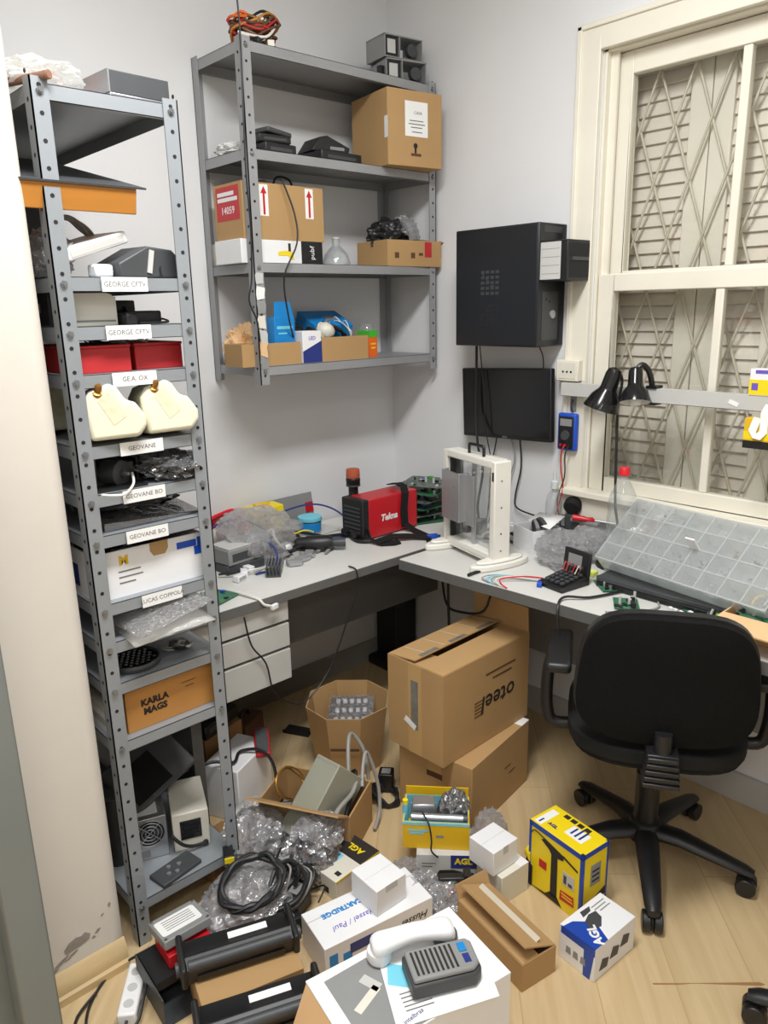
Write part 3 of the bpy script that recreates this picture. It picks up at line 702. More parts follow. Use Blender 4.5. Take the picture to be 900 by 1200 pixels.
# ------------------------------------------------------------------ on the wall rack
z = QZ[0]
t = thing('wiring_harness', 'tangled harness of brown, yellow and red wires on top of the wall rack', 'wires', (X(300, 45, -.22), -.21, z), 0)
for k in range(13):
    rg = random.Random(60+k)
    P = [Vector((.095*math.cos(a*.9+k)*rg.uniform(.5, 1), .07*math.sin(a*.9+k)*rg.uniform(.5, 1), .012+rg.uniform(.0, .055)+.045*math.sin(a*.5+k*.3)**2)) for a in range(9)]
    B().tube(P, .0042, 6).obj('wire', ['ink_brown', 'brass', 'red', 'orange', 'cable', 'ink_brown', 'amber', 'yellow_deep', 'ink_brown', 'redbox', 'cable_white', 'ink_brown', 'copper'][k], t)
for k in range(3): B().cb((-.08+.05*k, -.06, .012), (.03, .022, .02), (0, 0, 30*k)).obj('connector', ['offwhite', 'black', 'offwhite'][k], t, bevel=.002)
for k, (px, py, zz, lab) in enumerate(((480, 85, 0, 'grey metal drive frame lying at right on top of the wall rack'), (478, 60, .078, 'grey metal drive frame stacked on the other, near the room corner'))):
    t = thing('metal_bay_unit', lab, 'frame', (-.135-.01*k, -.205+.01*k, z+zz), -14+6*k, 'metal drive frames on the wall rack')
    q = B(); q.box(-.085, .085, -.06, .06, 0, .004).box(-.085, -.081, -.06, .06, .004, .075).box(.081, .085, -.06, .06, .004, .075).box(-.085, .085, -.06, .06, .071, .075); q.box(-.02, -.016, -.06, .06, .004, .071); q.obj('frame', 'grey', t)
    B().box(-.078, -.024, -.055, .05, .006, .069).obj('drive_bay', 'black', t)
    B().cyl((.045, -.05, .038), (.045, -.03, .038), .022, n=16).obj('ring', 'grey_dark', t)
    B().box(-.07, -.035, -.0562, -.0555, .015, .06).obj('label', 'grey_light', t)
B().cb((0, 0, .025), (.02, .02, .05)).obj('small_block', 'black', None, loc=(X(446, 75, -.22), -.22, z)); tag(bpy.data.objects['small_block'], 'small black block left of the grey drive frames', 'block')
z = QZ[1]
cc, th, w_, d_, h_ = fit(z, (462, 192), (459, 100), (400, 118), (527, 107))
t = carton('archive_carton', 'large brown carton with a white paper label on the wall rack', 'box', (cc.x, cc.y-.0, z), -9, .24, .24, .25, 'card', tape=None)
q = B(); q.box(-.045, .055, .10, .215, 0, .0006, front(0, -.1204, 0)); lb = q.obj('paper_label', 'paper', t)
text('CASA', .014, 'ink_grey', lb, front(.012, -.1212, .178)); lines(lb, [(-.025, .035, .152), (-.03, .042, .141), (-.02, .03, .13), (-.015, .03, .115)], 'ink_grey', front(0, -.1211, 0), h=.003)
q = B(); q.lathe([(0, 0), (.009, 0), (.009, .0006), (0, .0006)], 16, front(.0, -.1204, .07), cap=False); q.box(-.004, .004, -.02, 0, 0, .0006, front(.0, -.1204, .065)); q.obj('hand_hole', 'hole', t)
lines(t, [(-.02, .025, .04)], 'ink_brown', front(0, -.1204, 0), h=.009)
B().box(-.12, .12, -.003, .003, .25, .2506).obj('lid_seam', 'card_dark', t)
q = B(); q.box(-.1206, -.12, -.1206, -.10, .09, .16); q.obj('tape_scrap', 'white', t)
def drive(label, loc, rz, w, d, h, m='black', ry=0):
    t = thing('external_drive', label, 'drive', loc, rz, 'black drives and bricks on the wall rack', 0, ry)
    B().box(-w/2, w/2, -d/2, d/2, 0, h).obj('case', m, t, bevel=.004); B().box(-w*.35, w*.35, -d/2-.0006, -d/2, h*.3, h*.6).obj('front_strip', 'grey_dark', t)
    return t
xa = X(320, 165, -.22)
drive('wide black drive at the bottom of the left drive stack', (xa, -.21, z), 4, .13, .10, .035)
drive('thinner black drive on top of the left drive stack', (xa-.01, -.205, z+.0355), -6, .12, .10, .025)
drive('silver edged slim drive lying tilted on the left drive stack', (xa+.005, -.20, z+.064), 10, .11, .09, .016, 'grey_dark', 4)
xa = X(385, 170, -.22)
drive('flat black set-top box left of the big labelled carton', (xa+.02, -.20, z), 3, .19, .13, .035)
t = thing('black_phone_dock', 'black wedge shaped dock resting on the flat set-top box', 'device', (xa+.005, -.19, z+.0355), -4)
B().prism([(-.085, 0), (.07, 0), (.075, .02), (-.02, .052), (-.05, .045)], -.05, .05, RT((0, 0, 0), 90, 0, 0)).obj('body', 'black', t, bevel=.003); B().box(-.01, .05, -.0506, -.05, .008, .018).obj('front_strip', 'grey', t)
sack('crumpled_paper', 'crumpled white and black wrapping left on the wall rack', 'paper', (-.80, -.12, z), (.06, .07, .025), 'paper', 14)
t = thing('white_adapter', 'white flat adapter tucked beside the left drive stack', 'adapter', (X(293, 160, -.16), -.14, z), 15); B().box(-.04, .04, -.05, .05, 0, .03).obj('body', 'white', t, bevel=.006); B().cyl((.04, 0, .015), (.055, 0, .015), .004).obj('strain_relief', 'grey_light', t)
z = QZ[2]
y0 = -.262
h_ = Zy(300, 280, y0)-z
xL = X(283, 300, y0); xR = X(378, 300, y0)
t = carton('tool_carton', 'white and black carton with a yellow tool picture under the arrow carton', 'box', ((xL+xR)/2, y0+.08, z), 0, xR-xL, .16, h_, 'white', tape=None)
W2 = (xR-xL)/2
B().box(W2*.45, W2, -.0806, -.08, 0, h_).obj('black_end', 'black', t); text('pubf', .026, 'white', t, front(W2*.73, -.0812, h_*.5, 90))
q = B(); M = front(W2*.05, -.0806, h_*.35); q.prism([(-.03, 0), (.01, 0), (.02, -.012), (.034, -.012), (.03, .012), (.0, .016), (-.03, .012)], 0, .0006, M); q.obj('tool_picture', 'yellow', t); B().box(.012, .022, .014, .04, 0, .0006, M).obj('tool_picture_top', 'ink', t)
xs = X(253, 300, y0+.0)
t = carton('small_carton', 'small white carton with stamped label left of the wall rack post', 'box', (-.885+.055, -.10, z), 0, .09, .15, h_-.002, 'offwhite', tape=None)
B().box(-.04, -.012, .045, .06, 0, .0006, front(0, -.0756, 0)).obj('stamp', 'ink_grey', t); lines(t, [(0, .03, .03), (-.03, .03, .02)], 'ink_grey', front(0, -.0756, 0), h=.003)
zt = z+h_
xL = X(286, 280, y0); xR = X(380, 280, y0); h2 = Zy(300, 213, y0)-zt
t = open_carton('arrow_carton', 'brown carton with two red arrow labels standing on the white tool carton', 'box', ((xL+xR)/2, y0+.085, zt), 0, xR-xL, .17, h2, 'card')
W2 = (xR-xL)/2
for xx in (-W2+.085, W2-.06):
    l = B().box(xx-.017, xx+.017, -.0856, -.085, h2*.42, h2*.97).obj('arrow_label', 'paper', t)
    q = B(); M = front(xx, -.0857, h2*.7); q.prism([(-.004, -.045), (.004, -.045), (.004, .02), (.012, .02), (0, .042), (-.012, .02), (-.004, .02)], 0, .0006, M); q.obj('red_arrow', 'red', l)
l = B().box(-W2-.0006, -W2, -.07, .07, h2*.35, h2*.95).obj('shipping_label', 'red', t)
text('14059', .033, 'white', l, leftf(-W2-.0008, .0, h2*.52)); lines(l, [(-.06, .06, h2*.72), (-.06, .04, h2*.82)], 'white', leftf(-W2-.0007, 0, 0), h=.012)
for k in range(3): t2 = adapter('adapter', ['upright black adapter sticking out of the arrow carton', 'grey gadget poking from the arrow carton', 'black block at right in the arrow carton'][k], ((xL+xR)/2-.06+.055*k, y0+.10+.02*k, zt+h2-.045), 20*k, .05, .04, .06 if k != 1 else .07, ['black', 'grey', 'black'][k], ry=12)
cable('looped_cord', 'black cord looping up from the arrow carton', 'cable', [(xL+.19, y0+.1, zt+h2-.02), (xL+.20, y0+.09, zt+h2+.035), (xL+.25, y0+.08, zt+h2+.03), (xL+.262, y0+.07, zt+h2-.03)], .004, 'cable')
t = thing('glass_funnel', 'clear glass lamp shade beside the white tool carton', 'lampshade', (X(394, 300, -.2), -.20, z), 0)
B().lathe([(.052, 0), (.053, .01), (.044, .04), (.026, .062), (.014, .072), (.014, .10), (.011, .10), (.011, .072), (.024, .058), (.042, .036), (.050, .01), (.050, 0)], 28, cap=False).obj('shade', 'pet', t)
B().lathe([(.0145, .094), (.016, .096), (.0145, .10)], 20, cap=False).obj('collar', 'grey_light', t)
n, w_, d_, h_ = ffit(-.29, (463, 313), (463, 273), None, (514, 273))
t = open_carton('open_carton', 'open brown carton with a red sticker at right on the wall rack', 'box', (-.145, -.205, z), -4, .27, .19, .095, 'card', [('+x', .05, 100)])
B().box(.05, .085, .035, .09, 0, .0006, front(0, -.0956, 0)).obj('red_sticker', 'redbox', t)
for xx in (-.10, -.02, .02): B().box(xx, xx+.02, .03+.01*(xx > 0), .05, 0, .0005, front(0, -.0956, 0)).obj('ink_mark', 'ink_brown', t)
sack('black_bag', 'black plastic bag in the open carton with red sticker', 'bag', (-.20, -.20, z+.06), (.075, .06, .06), 'black', 44, amp=.4, fr=1.3)
sack('clear_bag', 'knotted clear bag in the open carton with red sticker', 'bag', (-.115, -.20, z+.06), (.055, .05, .065), 'bubble', 47, amp=.4)
cable('stiff_wire', 'thin dark wire sticking out right from the open carton', 'wire', [(-.12, -.25, z+.10), (-.06, -.27, z+.098), (-.008, -.29, z+.09)], .0025, 'cable')
z = QZ[3]
yb = -.27
xL, xR = X(284, 420, yb), X(353, 420, yb)
t = open_carton('carton_tray', 'low brown carton tray holding the blue box on the lowest wall shelf', 'tray', ((xL+xR)/2, yb+.055, z), 0, xR-xL, .11, .075, 'card')
xL2, xR2 = X(380, 420, yb-.01), X(434, 420, yb-.01)
t = open_carton('carton_tray', 'low brown carton tray full of cables on the lowest wall shelf', 'tray', ((xL2+xR2)/2, yb+.11, z), 0, xR2-xL2, .22, .085, 'card')
t = carton('blue_carton', 'bright blue carton standing open in the left carton tray', 'box', (X(327, 400, yb+.055), yb+.055, z+.0045), 5, .092, .07, .155, 'blue_bright', tape=None)
B().box(-.035, .035, -.0355, -.035, .115, .125).obj('print_band', 'cyan', t); B().box(-.03, .01, -.0355, -.035, .098, .103).obj('print_band', 'cyan', t)
q = B(); q.prism([(-.044, 0), (.044, 0), (.030, .052), (-.038, .052)], -.0012, 0, RT((0, -.0335, .155)) @ RT((0, 0, 0), 86, 0, 0)); q.obj('flap', 'blue_bright', t)
t = carton('white_blue_carton', 'small white carton with blue lower half between two trays', 'box', ((xR+xL2)/2, yb+.03, z), 0, (xL2-xR)-.012, .07, .11, 'white', tape=None)
ww = (xL2-xR-.012)/2; B().prism([(-ww, 0), (ww, 0), (ww, .075), (-ww, .04)], 0, .0006, front(0, -.0352, 0)).obj('blue_print', 'navy', t); text('LED', .018, 'purple', t, front(0, -.036, .085))
t = carton('orange_green_carton', 'small orange and green carton at right end of the tray', 'box', (X(435, 410, yb+.02)+.016, yb+.06, z), 8, .05, .06, .10, 'orange', tape=None)
B().box(-.0253, .0253, -.0306, .0306, .075, .1004).obj('green_band', 'green', t); lines(t, [(-.015, .015, .05), (-.012, .012, .035)], 'yellow', front(0, -.0304, 0), h=.006)
t = carton('blue_carton', 'blue carton lying tilted at the back of the lowest wall shelf', 'box', (X(378, 372, -.10), -.10, z+.105), -6, .17, .14, .05, 'blue_bright', tape=None, rx=22)
B().box(0, .04, -.02, .02, .05, .0506).obj('label', 'grey', t); 
t = carton('grey_carton', 'grey carton under the tilted blue carton', 'box', (X(378, 372, -.09), -.07, z), 0, .15, .10, .10, 'grey', tape=None); B().box(-.05, .05, -.0505, -.05, .03, .07).obj('label', 'grey_light', t)
t = thing('twine_ball', 'ball of cream twine lying among the cables', 'twine', ((xL2+xR2)/2-.035, yb+.075, z+.075), 0); B().blob((0, 0, .028), (.036, .036, .034), 3, .1, 4, 5).obj('ball', 'offwhite', t)
B().tube(coil((0, 0, .028), .036, 6, .001, .03, (60, 20, 0), stack=.1, n=14, seed=3), .0016, 5).obj('strand', 'label_beige', t)
for k in range(5):
    cable('cable_loop', ['black cable loop at left of the cable tray', 'black cable loop in the middle of the cable tray', 'grey cable loop in the cable tray', 'thick black cable at right of the cable tray', 'thin white wire standing over the cable tray'][k], 'cable', coil(((xL2+xR2)/2-.05+.026*k, yb+.11, z+.082), .036+.005*k, 4, .006, .35, (40*k % 90, 30, 20*k), seed=70+k), [.004, .0035, .003, .0045, .0018][k], ['cable', 'cable', 'cable_grey', 'cable', 'cable_white'][k], 'cables in the tray of the wall rack')
sack('black_pouch', 'black cloth pouch behind the white and blue carton', 'pouch', ((xR+xL2)/2+.01, -.13, z), (.06, .05, .06), 'black_matte', 77)
sack('brown_cloth', 'crumpled brown paper at the left end of the lowest wall shelf', 'paper', (-.805, -.11, z), (.065, .075, .065), 'card_pale', 78, amp=.5)
t = thing('glass_bulb', 'clear glass bulb standing behind the orange and green carton', 'bulb', (X(430, 395, -.17), -.17, z), 0)
B().lathe([(.0, .13), (.018, .126), (.03, .108), (.03, .09), (.014, .06), (.013, .045)], 20, cap=False).obj('globe', 'pet', t); B().lathe([(.0, 0), (.013, .0), (.014, .045), (.013, .05)], 16, cap=False).obj('screw_base', 'silver', t)
# cables running down the post
cable('hanging_cable', 'thin black cable running down the front post of the wall rack', 'cable', [(-.90, -.315, 2.55), (-.893, -.315, 2.40), (-.90, -.318, 2.2), (-.905, -.318, 2.02), (-.90, -.317, 1.85), (-.91, -.32, 1.70), (-.925, -.32, 1.63), (-.90, -.318, 1.57), (-.89, -.316, 1.50)], .0028, 'cable')
cable('hanging_cable', 'thin black cable draped from the arrow carton to lowest wall shelf', 'cable', [(X(330, 213, -.28), -.28, Zy(330, 213, -.28)+.01), (X(345, 250, -.30), -.30, Zy(345, 250, -.30)), (X(348, 285, -.315), -.315, Zy(348, 285, -.315)), (X(333, 325, -.315), -.315, Zy(333, 325, -.315)), (X(338, 370, -.29), -.29, Zy(338, 370, -.29)), (X(344, 395, -.25), -.25, Zy(344, 395, -.25))], .003, 'cable')
rg = random.Random(4)
for k in range(7):
    q = B(); P = [((.019 if math.cos(R(a)) > 0 else -.019)*rg.uniform(.55, .98), .026*math.sin(R(a))*rg.uniform(.6, 1.1)) for a in (25, 65, 115, 155, 205, 250, 290, 335)]
    q.prism(P, 0, .0012+.0003*(k % 3), front(QX0+.018, QY0-.0008, 1.70-.046*k)); q.obj('worn_sticker', ['grey_light', 'paper', 'silver', 'offwhite', 'grey_light', 'card_pale', 'grey'][k], wr)
# ------------------------------------------------------------------ window wall: things hung on it
t = thing('computer_tower', 'black computer tower case mounted high on the wall beside the window', 'computer', (0, 0, 0))
B().box(-.155, -.0005, -.885, -.515, 1.457, 1.86).obj('case', 'black_blue', t, bevel=.004)
B().box(-.158, -.1545, -.88, -.52, 1.462, 1.855).obj('side_panel', 'black_blue', t, bevel=.002)
for z0 in (1.52, 1.635):
    q = B()
    for i in range(4):
        for j in range(5): q.box(-.1588, -.158, -.72+.022*i, -.705+.022*i, z0+.018*j, z0+.018*j+.010)
    for k in range(3): q.cb((-.1587, -.69+.02*k, z0+.03+.018*k), (.0012, .02, .004), (35*k, 0, 0))
    q.obj('vent_grid', 'grey_dark' if z0 > 1.6 else 'hole', t)
B().box(-.13, -.03, -.8865, -.885, 1.83, 1.85).obj('top_vent', 'grey_dark', t); B().box(-.13, -.04, -.8865, -.885, 1.48, 1.64).obj('front_bezel', 'grey_dark', t)
B().cyl((-.075, -.892, 1.565), (-.075, -.885, 1.565), .014, n=18).obj('logo_badge', 'silver', t)
for x, z in ((-.11, 1.615), (-.09, 1.608)): B().cyl((x, -.887, z), (x, -.885, z), .004, n=10).obj('audio_port', 'hole', t)
u = B(); u.box(-.146, -.008, -.99, -.885, 1.672, 1.80); u = u.obj('power_supply', 'black', t, bevel=.002)
q = B(); q.box(-.1466, -.146, -.965, -.885, 1.678, 1.795); lb = q.obj('rating_label', 'grey_light', u)
for k in range(4): B().box(-.1470, -.1466, -.96, -.89, 1.695+.026*k, 1.6965+.026*k).obj('label_line', 'grey', lb)
B().box(-.135, -.02, -.9906, -.99, 1.682, 1.735).obj('fan_opening', 'hole', u); B().box(-.135, -.02, -.9906, -.99, 1.748, 1.79).obj('socket_opening', 'hole', u)
B().box(-.12, -.03, -.993, -.99, 1.736, 1.747).obj('divider', 'grey_dark', u)
t = thing('wall_monitor', 'flat black monitor fixed on the wall below the tower case', 'monitor', (-.045, -.675, 1.24), 0, rx=-2.2)
B().box(-.012, .012, -.21, .21, -.132, .132).obj('case', 'black', t, bevel=.004)
B().box(-.0135, -.012, -.203, .203, -.118, .126).obj('screen', 'black_gloss', t)
B().box(.012, .0445, -.06, .06, -.05, .05).obj('wall_mount', 'black', t)
text('DELL', .011, 'grey', t, leftf(-.0138, 0, -.125))
def wcable(label, pts, r=.003, m='cable', g='cables hanging down the window wall'): return cable('hanging_cable', label, 'cable', pts, r, m, g)
wcable('thick black cable from the tower case down past left monitor edge', [(-.07, -.545, 1.46), (-.075, -.55, 1.36), (-.08, -.555, 1.2), (-.12, -.60, 1.08), (-.16, -.66, 1.0), (-.14, -.62, .85), (-.10, -.6, .76)], .005)
wcable('thin black cable slanting across the left part of monitor', [(-.07, -.56, 1.46), (-.075, -.585, 1.3), (-.078, -.60, 1.15), (-.06, -.62, 1.0), (-.05, -.62, .85), (-.05, -.6, .76)], .0022)
wcable('short black cable from the tower case to top of the monitor', [(-.03, -.80, 1.46), (-.02, -.815, 1.42), (-.02, -.82, 1.375)], .0022)
wcable('grey cable under the middle of the monitor', [(-.03, -.69, 1.11), (-.02, -.70, 1.03), (-.02, -.68, .95), (-.03, -.66, .80), (-.03, -.66, .75)], .003, 'cable_grey')
wcable('black cable under the monitor curving to the right along the desk', [(-.03, -.73, 1.11), (-.018, -.73, 1.0), (-.018, -.705, .88), (-.02, -.72, .835), (-.022, -.82, .82), (-.03, -.92, .81), (-.04, -.98, .80)], .0032)
wcable('thin black cable under the left end of the monitor', [(-.03, -.62, 1.11), (-.02, -.60, 1.05), (-.02, -.585, .98), (-.03, -.58, .80), (-.04, -.57, .75)], .0028)
t = thing('wall_socket', 'cream surface socket box on the window casing above the multimeter', 'socket', (-.0225, -.94, 1.375))
B().box(-.028, 0, -.045, .043, -.036, .036).obj('box', 'cream', t, bevel=.003); B().box(-.030, -.028, -.036, .034, -.028, .028).obj('face_plate', 'offwhite', t, bevel=.001)
for k in range(3): B().cyl((-.0306, -.018+.016*k, -.004), (-.0300, -.018+.016*k, -.004), .004, n=10).obj('socket_hole', 'hole', t)
t = thing('multimeter', 'blue hand multimeter hung on the window casing by a hook', 'multimeter', (-.0225, -.945, 1.16))
B().box(-.024, 0, -.038, .038, -.066, .066).obj('holster', 'blue', t, bevel=.007)
B().box(-.027, -.022, -.030, .030, -.058, .055).obj('front_panel', 'black', t, bevel=.002)
B().box(-.0278, -.027, -.024, .024, .022, .047).obj('screen', 'grey', t, bevel=.0006)
B().cyl((-.034, 0, -.012), (-.027, 0, -.012), .016, .018, n=22).obj('dial', 'grey_dark', t)
for k in range(3): B().cyl((-.032, -.018+.018*k, -.047), (-.027, -.018+.018*k, -.047), .005, n=12).obj('jack', 'red' if k else 'black', t)
B().tube([(-.032, 0, -.047), (-.04, .004, -.07), (-.03, .012, -.13), (-.03, .0, -.20), (-.04, .01, -.27), (-.05, .02, -.33), (-.06, .03, -.37)], .0025, 7).obj('test_lead', 'red', t)
B().tube([(-.032, -.018, -.047), (-.04, -.01, -.08), (-.03, -.005, -.16), (-.035, .018, -.25), (-.05, -.01, -.34), (-.06, .0, -.385)], .0025, 7).obj('test_lead', 'cable', t)
t = thing('wall_hook', 'small grey metal hook plate above the multimeter', 'hook', (-.0225, -.955, 1.262)); B().box(-.003, 0, -.012, .012, -.03, .03).obj('plate', 'grey', t, bevel=.001); B().tube([(-.003, 0, .01), (-.014, 0, .0), (-.014, 0, -.016), (-.004, 0, -.032)], .003, 7).obj('hook', 'grey_dark', t)
t = thing('steel_rail', 'grey steel rail fixed across the lower window', 'rail', (-.05, -.93, 1.312))
q = B(); q.box(-.016, .016, -1.05, 0, .021, .0225); q.box(-.016, -.0145, -1.05, 0, -.0225, .021); q.box(-.016, .016, -1.05, 0, -.0225, -.021); q.obj('rail', 'grey_light', t)
for y in (-.03, -.98): B().box(.0, .0275, y-.02, y+.02, -.018, .018).obj('bracket', 'grey', t)
B().cb((-.0168, -.60, -.004), (.0015, .03, .012), (20, 0, 0)).obj('tape_scrap', 'paper', t)
RZT = 1.312+.0226
t = thing('yellow_carton', 'yellow and white carton with zigzag mark standing on the steel rail', 'box', (-.05, -1.645, RZT)); B().box(-.018, .02, -.10, .075, 0, .075).obj('body', 'white', t, bevel=.001)
B().box(-.0186, -.018, -.10, .075, .002, .045).obj('yellow_band', 'yellow', t); B().box(-.0187, -.018, -.10, .06, .062, .072).obj('purple_band', 'purple', t)
B().prism([(.005, .005), (-.02, .04), (-.05, .01), (-.053, .014), (-.02, .047), (.008, .008)], 0, .0005, leftf(-.0188, 0, 0) @ Matrix.Scale(-1, 4, (1, 0, 0)) @ Matrix.Translation((.0, -.002, 0))).obj('zigzag_mark', 'ink', t); B().box(-.0189, -.0186, .05, .068, .015, .035).obj('square_mark', 'purple', t)
t = thing('hanging_pack', 'black and yellow pack hanging under the steel rail by white strip', 'pack', (-.09, -1.66, 1.19)); B().box(-.02, .018, -.10, .075, 0, .085).obj('body', 'yellow_deep', t, bevel=.001); B().box(-.0206, -.02, -.10, .075, 0, .022).obj('dark_band', 'black', t); B().box(-.0206, -.02, -.10, .0752, .026, .048).obj('bright_band', 'yellow', t)
B().strip([(.022, .04, .08), (-.021, .04, .088), (-.024, .05, .05), (-.030, .035, .03), (-.022, .02, .05), (-.021, .022, .10), (.008, .022, .122)], (0, 1, .2), .022, .001).obj('strip', 'paper', t)
# two lamps
def lamp_head(t, O, T, r):
    O = Vector(O); T = Vector(T); ax = (T-O); L = ax.length; M = Matrix.Translation(O) @ ax.to_track_quat('Z', 'Y').to_matrix().to_4x4()
    sh = B().lathe([(r, 0), (r*.97, L*.06), (r*.78, L*.30), (r*.50, L*.46), (r*.46, L*.52), (r*.44, L*.85), (r*.36, L*.96), (r*.15, L*1.0), (0, L*1.0)], 28, M, cap=False)
    sh.lathe([(r*.98, 0), (r*.75, L*.29), (r*.45, L*.47), (0, L*.5)], 28, M, cap=False); o = sh.obj('lamp_shade', 'black_gloss', t)
    B().lathe([(r*.96, .001), (r*.74, L*.285)], 28, M @ Matrix.Scale(.985, 4), cap=False).obj('reflector', 'lamp_white', o)
    B().lathe([(0, -L*.10), (r*.35, -L*.06), (r*.42, L*.08), (r*.25, L*.30), (r*.2, L*.45)], 18, M, cap=False).obj('bulb', 'bulb', t)
O, T = at('x', -.15, 704, 479), at('x', -.13, 722, 431)
t = thing('desk_lamp', 'black gooseneck desk lamp tilted left, white bulb showing, before the window', 'lamp', (0, 0, 0), group=None)
lamp_head(t, O, T, .058)
bx = Vector((-.115, -1.215, .742))
B().lathe([(.0, 0), (.07, 0), (.07, .012), (.05, .022), (.0, .026)], 26, Matrix.Translation(bx), cap=False).obj('base', 'black', t)
B().tube([bx+Vector((0, 0, .02)), bx+Vector((.0, .003, .12)), at('x', -.11, 721, 590), at('x', -.11, 722, 540), at('x', -.11, 724, 480), at('x', -.115, 729, 448), T+Vector((.005, -.01, -.012))], .0045, 8).obj('gooseneck', 'cable', t)
O, T = at('x', -.135, 744, 472), at('x', -.105, 745, 430)
t = thing('clip_lamp', 'black clip lamp pointing straight down beside the tilted desk lamp', 'lamp', (0, 0, 0))
lamp_head(t, O, T, .05)
B().tube([T+Vector((0, 0, -.015)), T+Vector((.02, -.012, .006)), T+Vector((.04, -.026, -.02)), (-.05, T.y-.032, 1.335)], .009, 8).obj('gooseneck', 'black', t)
B().box(-.072, -.028, T.y-.055, T.y-.02, 1.283, 1.289).box(-.072, -.028, T.y-.055, T.y-.02, 1.3355, 1.343).box(-.028, -.024, T.y-.05, T.y-.025, 1.283, 1.343).obj('clip', 'black', t)
# ------------------------------------------------------------------ on the long desk
DZ = .7425
t = thing('machine_frame', 'empty cream machine frame on rounded feet standing at the desk corner', 'frame', (-.362, -.80, DZ), -14)
x0, x1, y0, y1, z0, z1 = -.034, .034, -.155, .155, .022, .365; k = .024
q = B(); q.box(x0, x1, y0, y0+k, z0, z1); q.box(x0, x1, y1-k, y1, z0, z1); q.box(x0, x1, y0+k, y1-k, z0, z0+k); q.box(x0, x1, y0+k, y1-k, z1-k, z1); q.obj('frame', 'frame_white', t, bevel=.004)
for ya in (y0+k, y1-k-.012): B().box(-.02, .03, ya, ya+.012, z0+k, z1-k).obj('inner_track', 'black', t)
B().box(-.002, .001, y0+k+.012, y1-k-.012, z0+k, z1-k).obj('glass_panel', 'pet', t)
B().box(-.012, -.004, -.012, .006, z0+k, z1-k).obj('inner_post', 'silver', t)
q = B(); q.box(-.06, -.02, .015, .019, .125, .30); q.box(-.06, -.056, .019, .125, .125, .30); q.box(-.056, -.03, .121, .125, .125, .30); q.box(-.03, -.026, -.03, .019, .115, .295); q.obj('bracket', 'silver', t, bevel=.002)
for zz in (.15, .2, .25, .3): B().cyl((-.0612, .045, zz), (-.06, .045, zz), .003, n=8).obj('bracket_screw', 'bolt', t)
for yy in (y0, y1):
    q = B(); sg = -1 if yy == y0 else 1
    P = [(.12*math.cos(R(a)), (.035 if sg*math.sin(R(a)) > 0 else .035)*math.sin(R(a))) for a in range(0, 360, 15)]
    q.prism(P, 0, .022); q.prism([(p[0]*.8, p[1]*.8) for p in P], .022, .032); q.obj('foot', 'frame_white', t, bevel=.007).location = (0, yy-sg*.012, 0)
B().tube([(0, -.045, z1-.003), (0, -.045, z1+.026), (0, -.035, z1+.032), (0, .03, z1+.032), (0, .04, z1+.026), (0, .04, z1-.003)], .0055, 8, 3).obj('handle', 'black', t)
for zz in (.06, .12, .21, .3): B().cyl((-.005, y0-.0006, zz), (-.005, y0+.001, zz), .0035, n=10).obj('screw', 'bolt', t)
B().box(-.0346, -.034, -.15, -.14, .30, .33).obj('dark_pad', 'black', t)
cable('plug_cable', 'black cable with a white plug at the foot of cream frame', 'cable', [(-.40, -.93, DZ+.028), (-.44, -.95, DZ+.012), (-.50, -.93, DZ+.006), (-.545, -.93, DZ+.006)], .0055, 'cable')
# white open box with bits
t = open_carton('parts_box', 'small white open box with folded paper on top beside cream frame', 'box', (-.145, -.905, DZ), -18, .12, .12, .085, 'white')
q = B(); q.poly([(-.02, -.10, .10), (.085, -.05, .122), (.06, .07, .112), (-.03, .02, .105)]); q.obj('paper', 'paper', t, solid=.001)
for k in range(4): B().tube([(-.05+.015*k, -.055, .085+.006*k), (-.03+.01*k, -.02, .103+.004*k), (.0+.005*k, .02, .098)], .008, 6).obj('connector', ['black', 'grey', 'black', 'grey_dark'][k], t)
t = thing('dropper_bottle', 'clear small bottle with pale pump cap on the desk below the monitor', 'bottle', (-.075, -.925, DZ))
B().lathe([(.0, 0), (.028, 0), (.030, .006), (.030, .16), (.026, .185), (.011, .21), (.011, .22)], 22, cap=False).obj('body', 'pet', t); B().lathe([(.0, .001), (.0275, .002), (.0285, .07), (0, .07)], 20, cap=False).obj('liquid', 'pet', t)
B().lathe([(.013, .215), (.013, .24), (.007, .245), (.006, .275), (0, .277)], 16, cap=False).obj('pump_cap', 'clear_lid', t)
t = thing('round_speaker', 'dark grey round webcam speaker behind the white parts box', 'speaker', (-.045, -.985, DZ)); B().box(-.02, .02, -.02, .02, 0, .125).obj('stand', 'grey_dark', t, bevel=.003)
B().lathe([(0, -.02), (.025, -.02), (.032, -.01), (.032, .012), (.026, .02), (0, .02)], 20, RT((0, 0, .155), 0, 70, 20), cap=False).obj('head', 'black_matte', t)
tag(B().box(-.015, .015, -.055, .055, 0, .012).obj('power_bar', 'grey', bevel=.002, loc=(-.072, -1.06, DZ+.11)), 'flat grey bar resting on the clear wrap under the window', 'bar')
t = thing('screwdriver', 'screwdriver with a red handle lying on the clutter by the bottle', 'screwdriver', (-.10, -1.02, DZ+.118), -70, ry=3)
B().lathe([(0, 0), (.012, .003), (.011, .04), (.008, .055), (.011, .07), (.004, .08), (0, .08)], 12, RT((0, 0, .012), 0, 90, 0), cap=False).obj('handle', 'red', t); B().cyl((.08, 0, .012), (.15, 0, .012), .003).obj('shaft', 'silver', t)
t = thing('water_bottle', 'large clear plastic bottle with red cap standing before the window', 'bottle', (-.185, -1.262, DZ), 0)
B().lathe([(0, .004), (.036, 0), (.046, .01), (.047, .06), (.044, .075), (.047, .09), (.047, .19), (.043, .21), (.046, .235), (.040, .27), (.022, .305), (.013, .325), (.013, .34)], 28, cap=False).obj('body', 'pet', t)
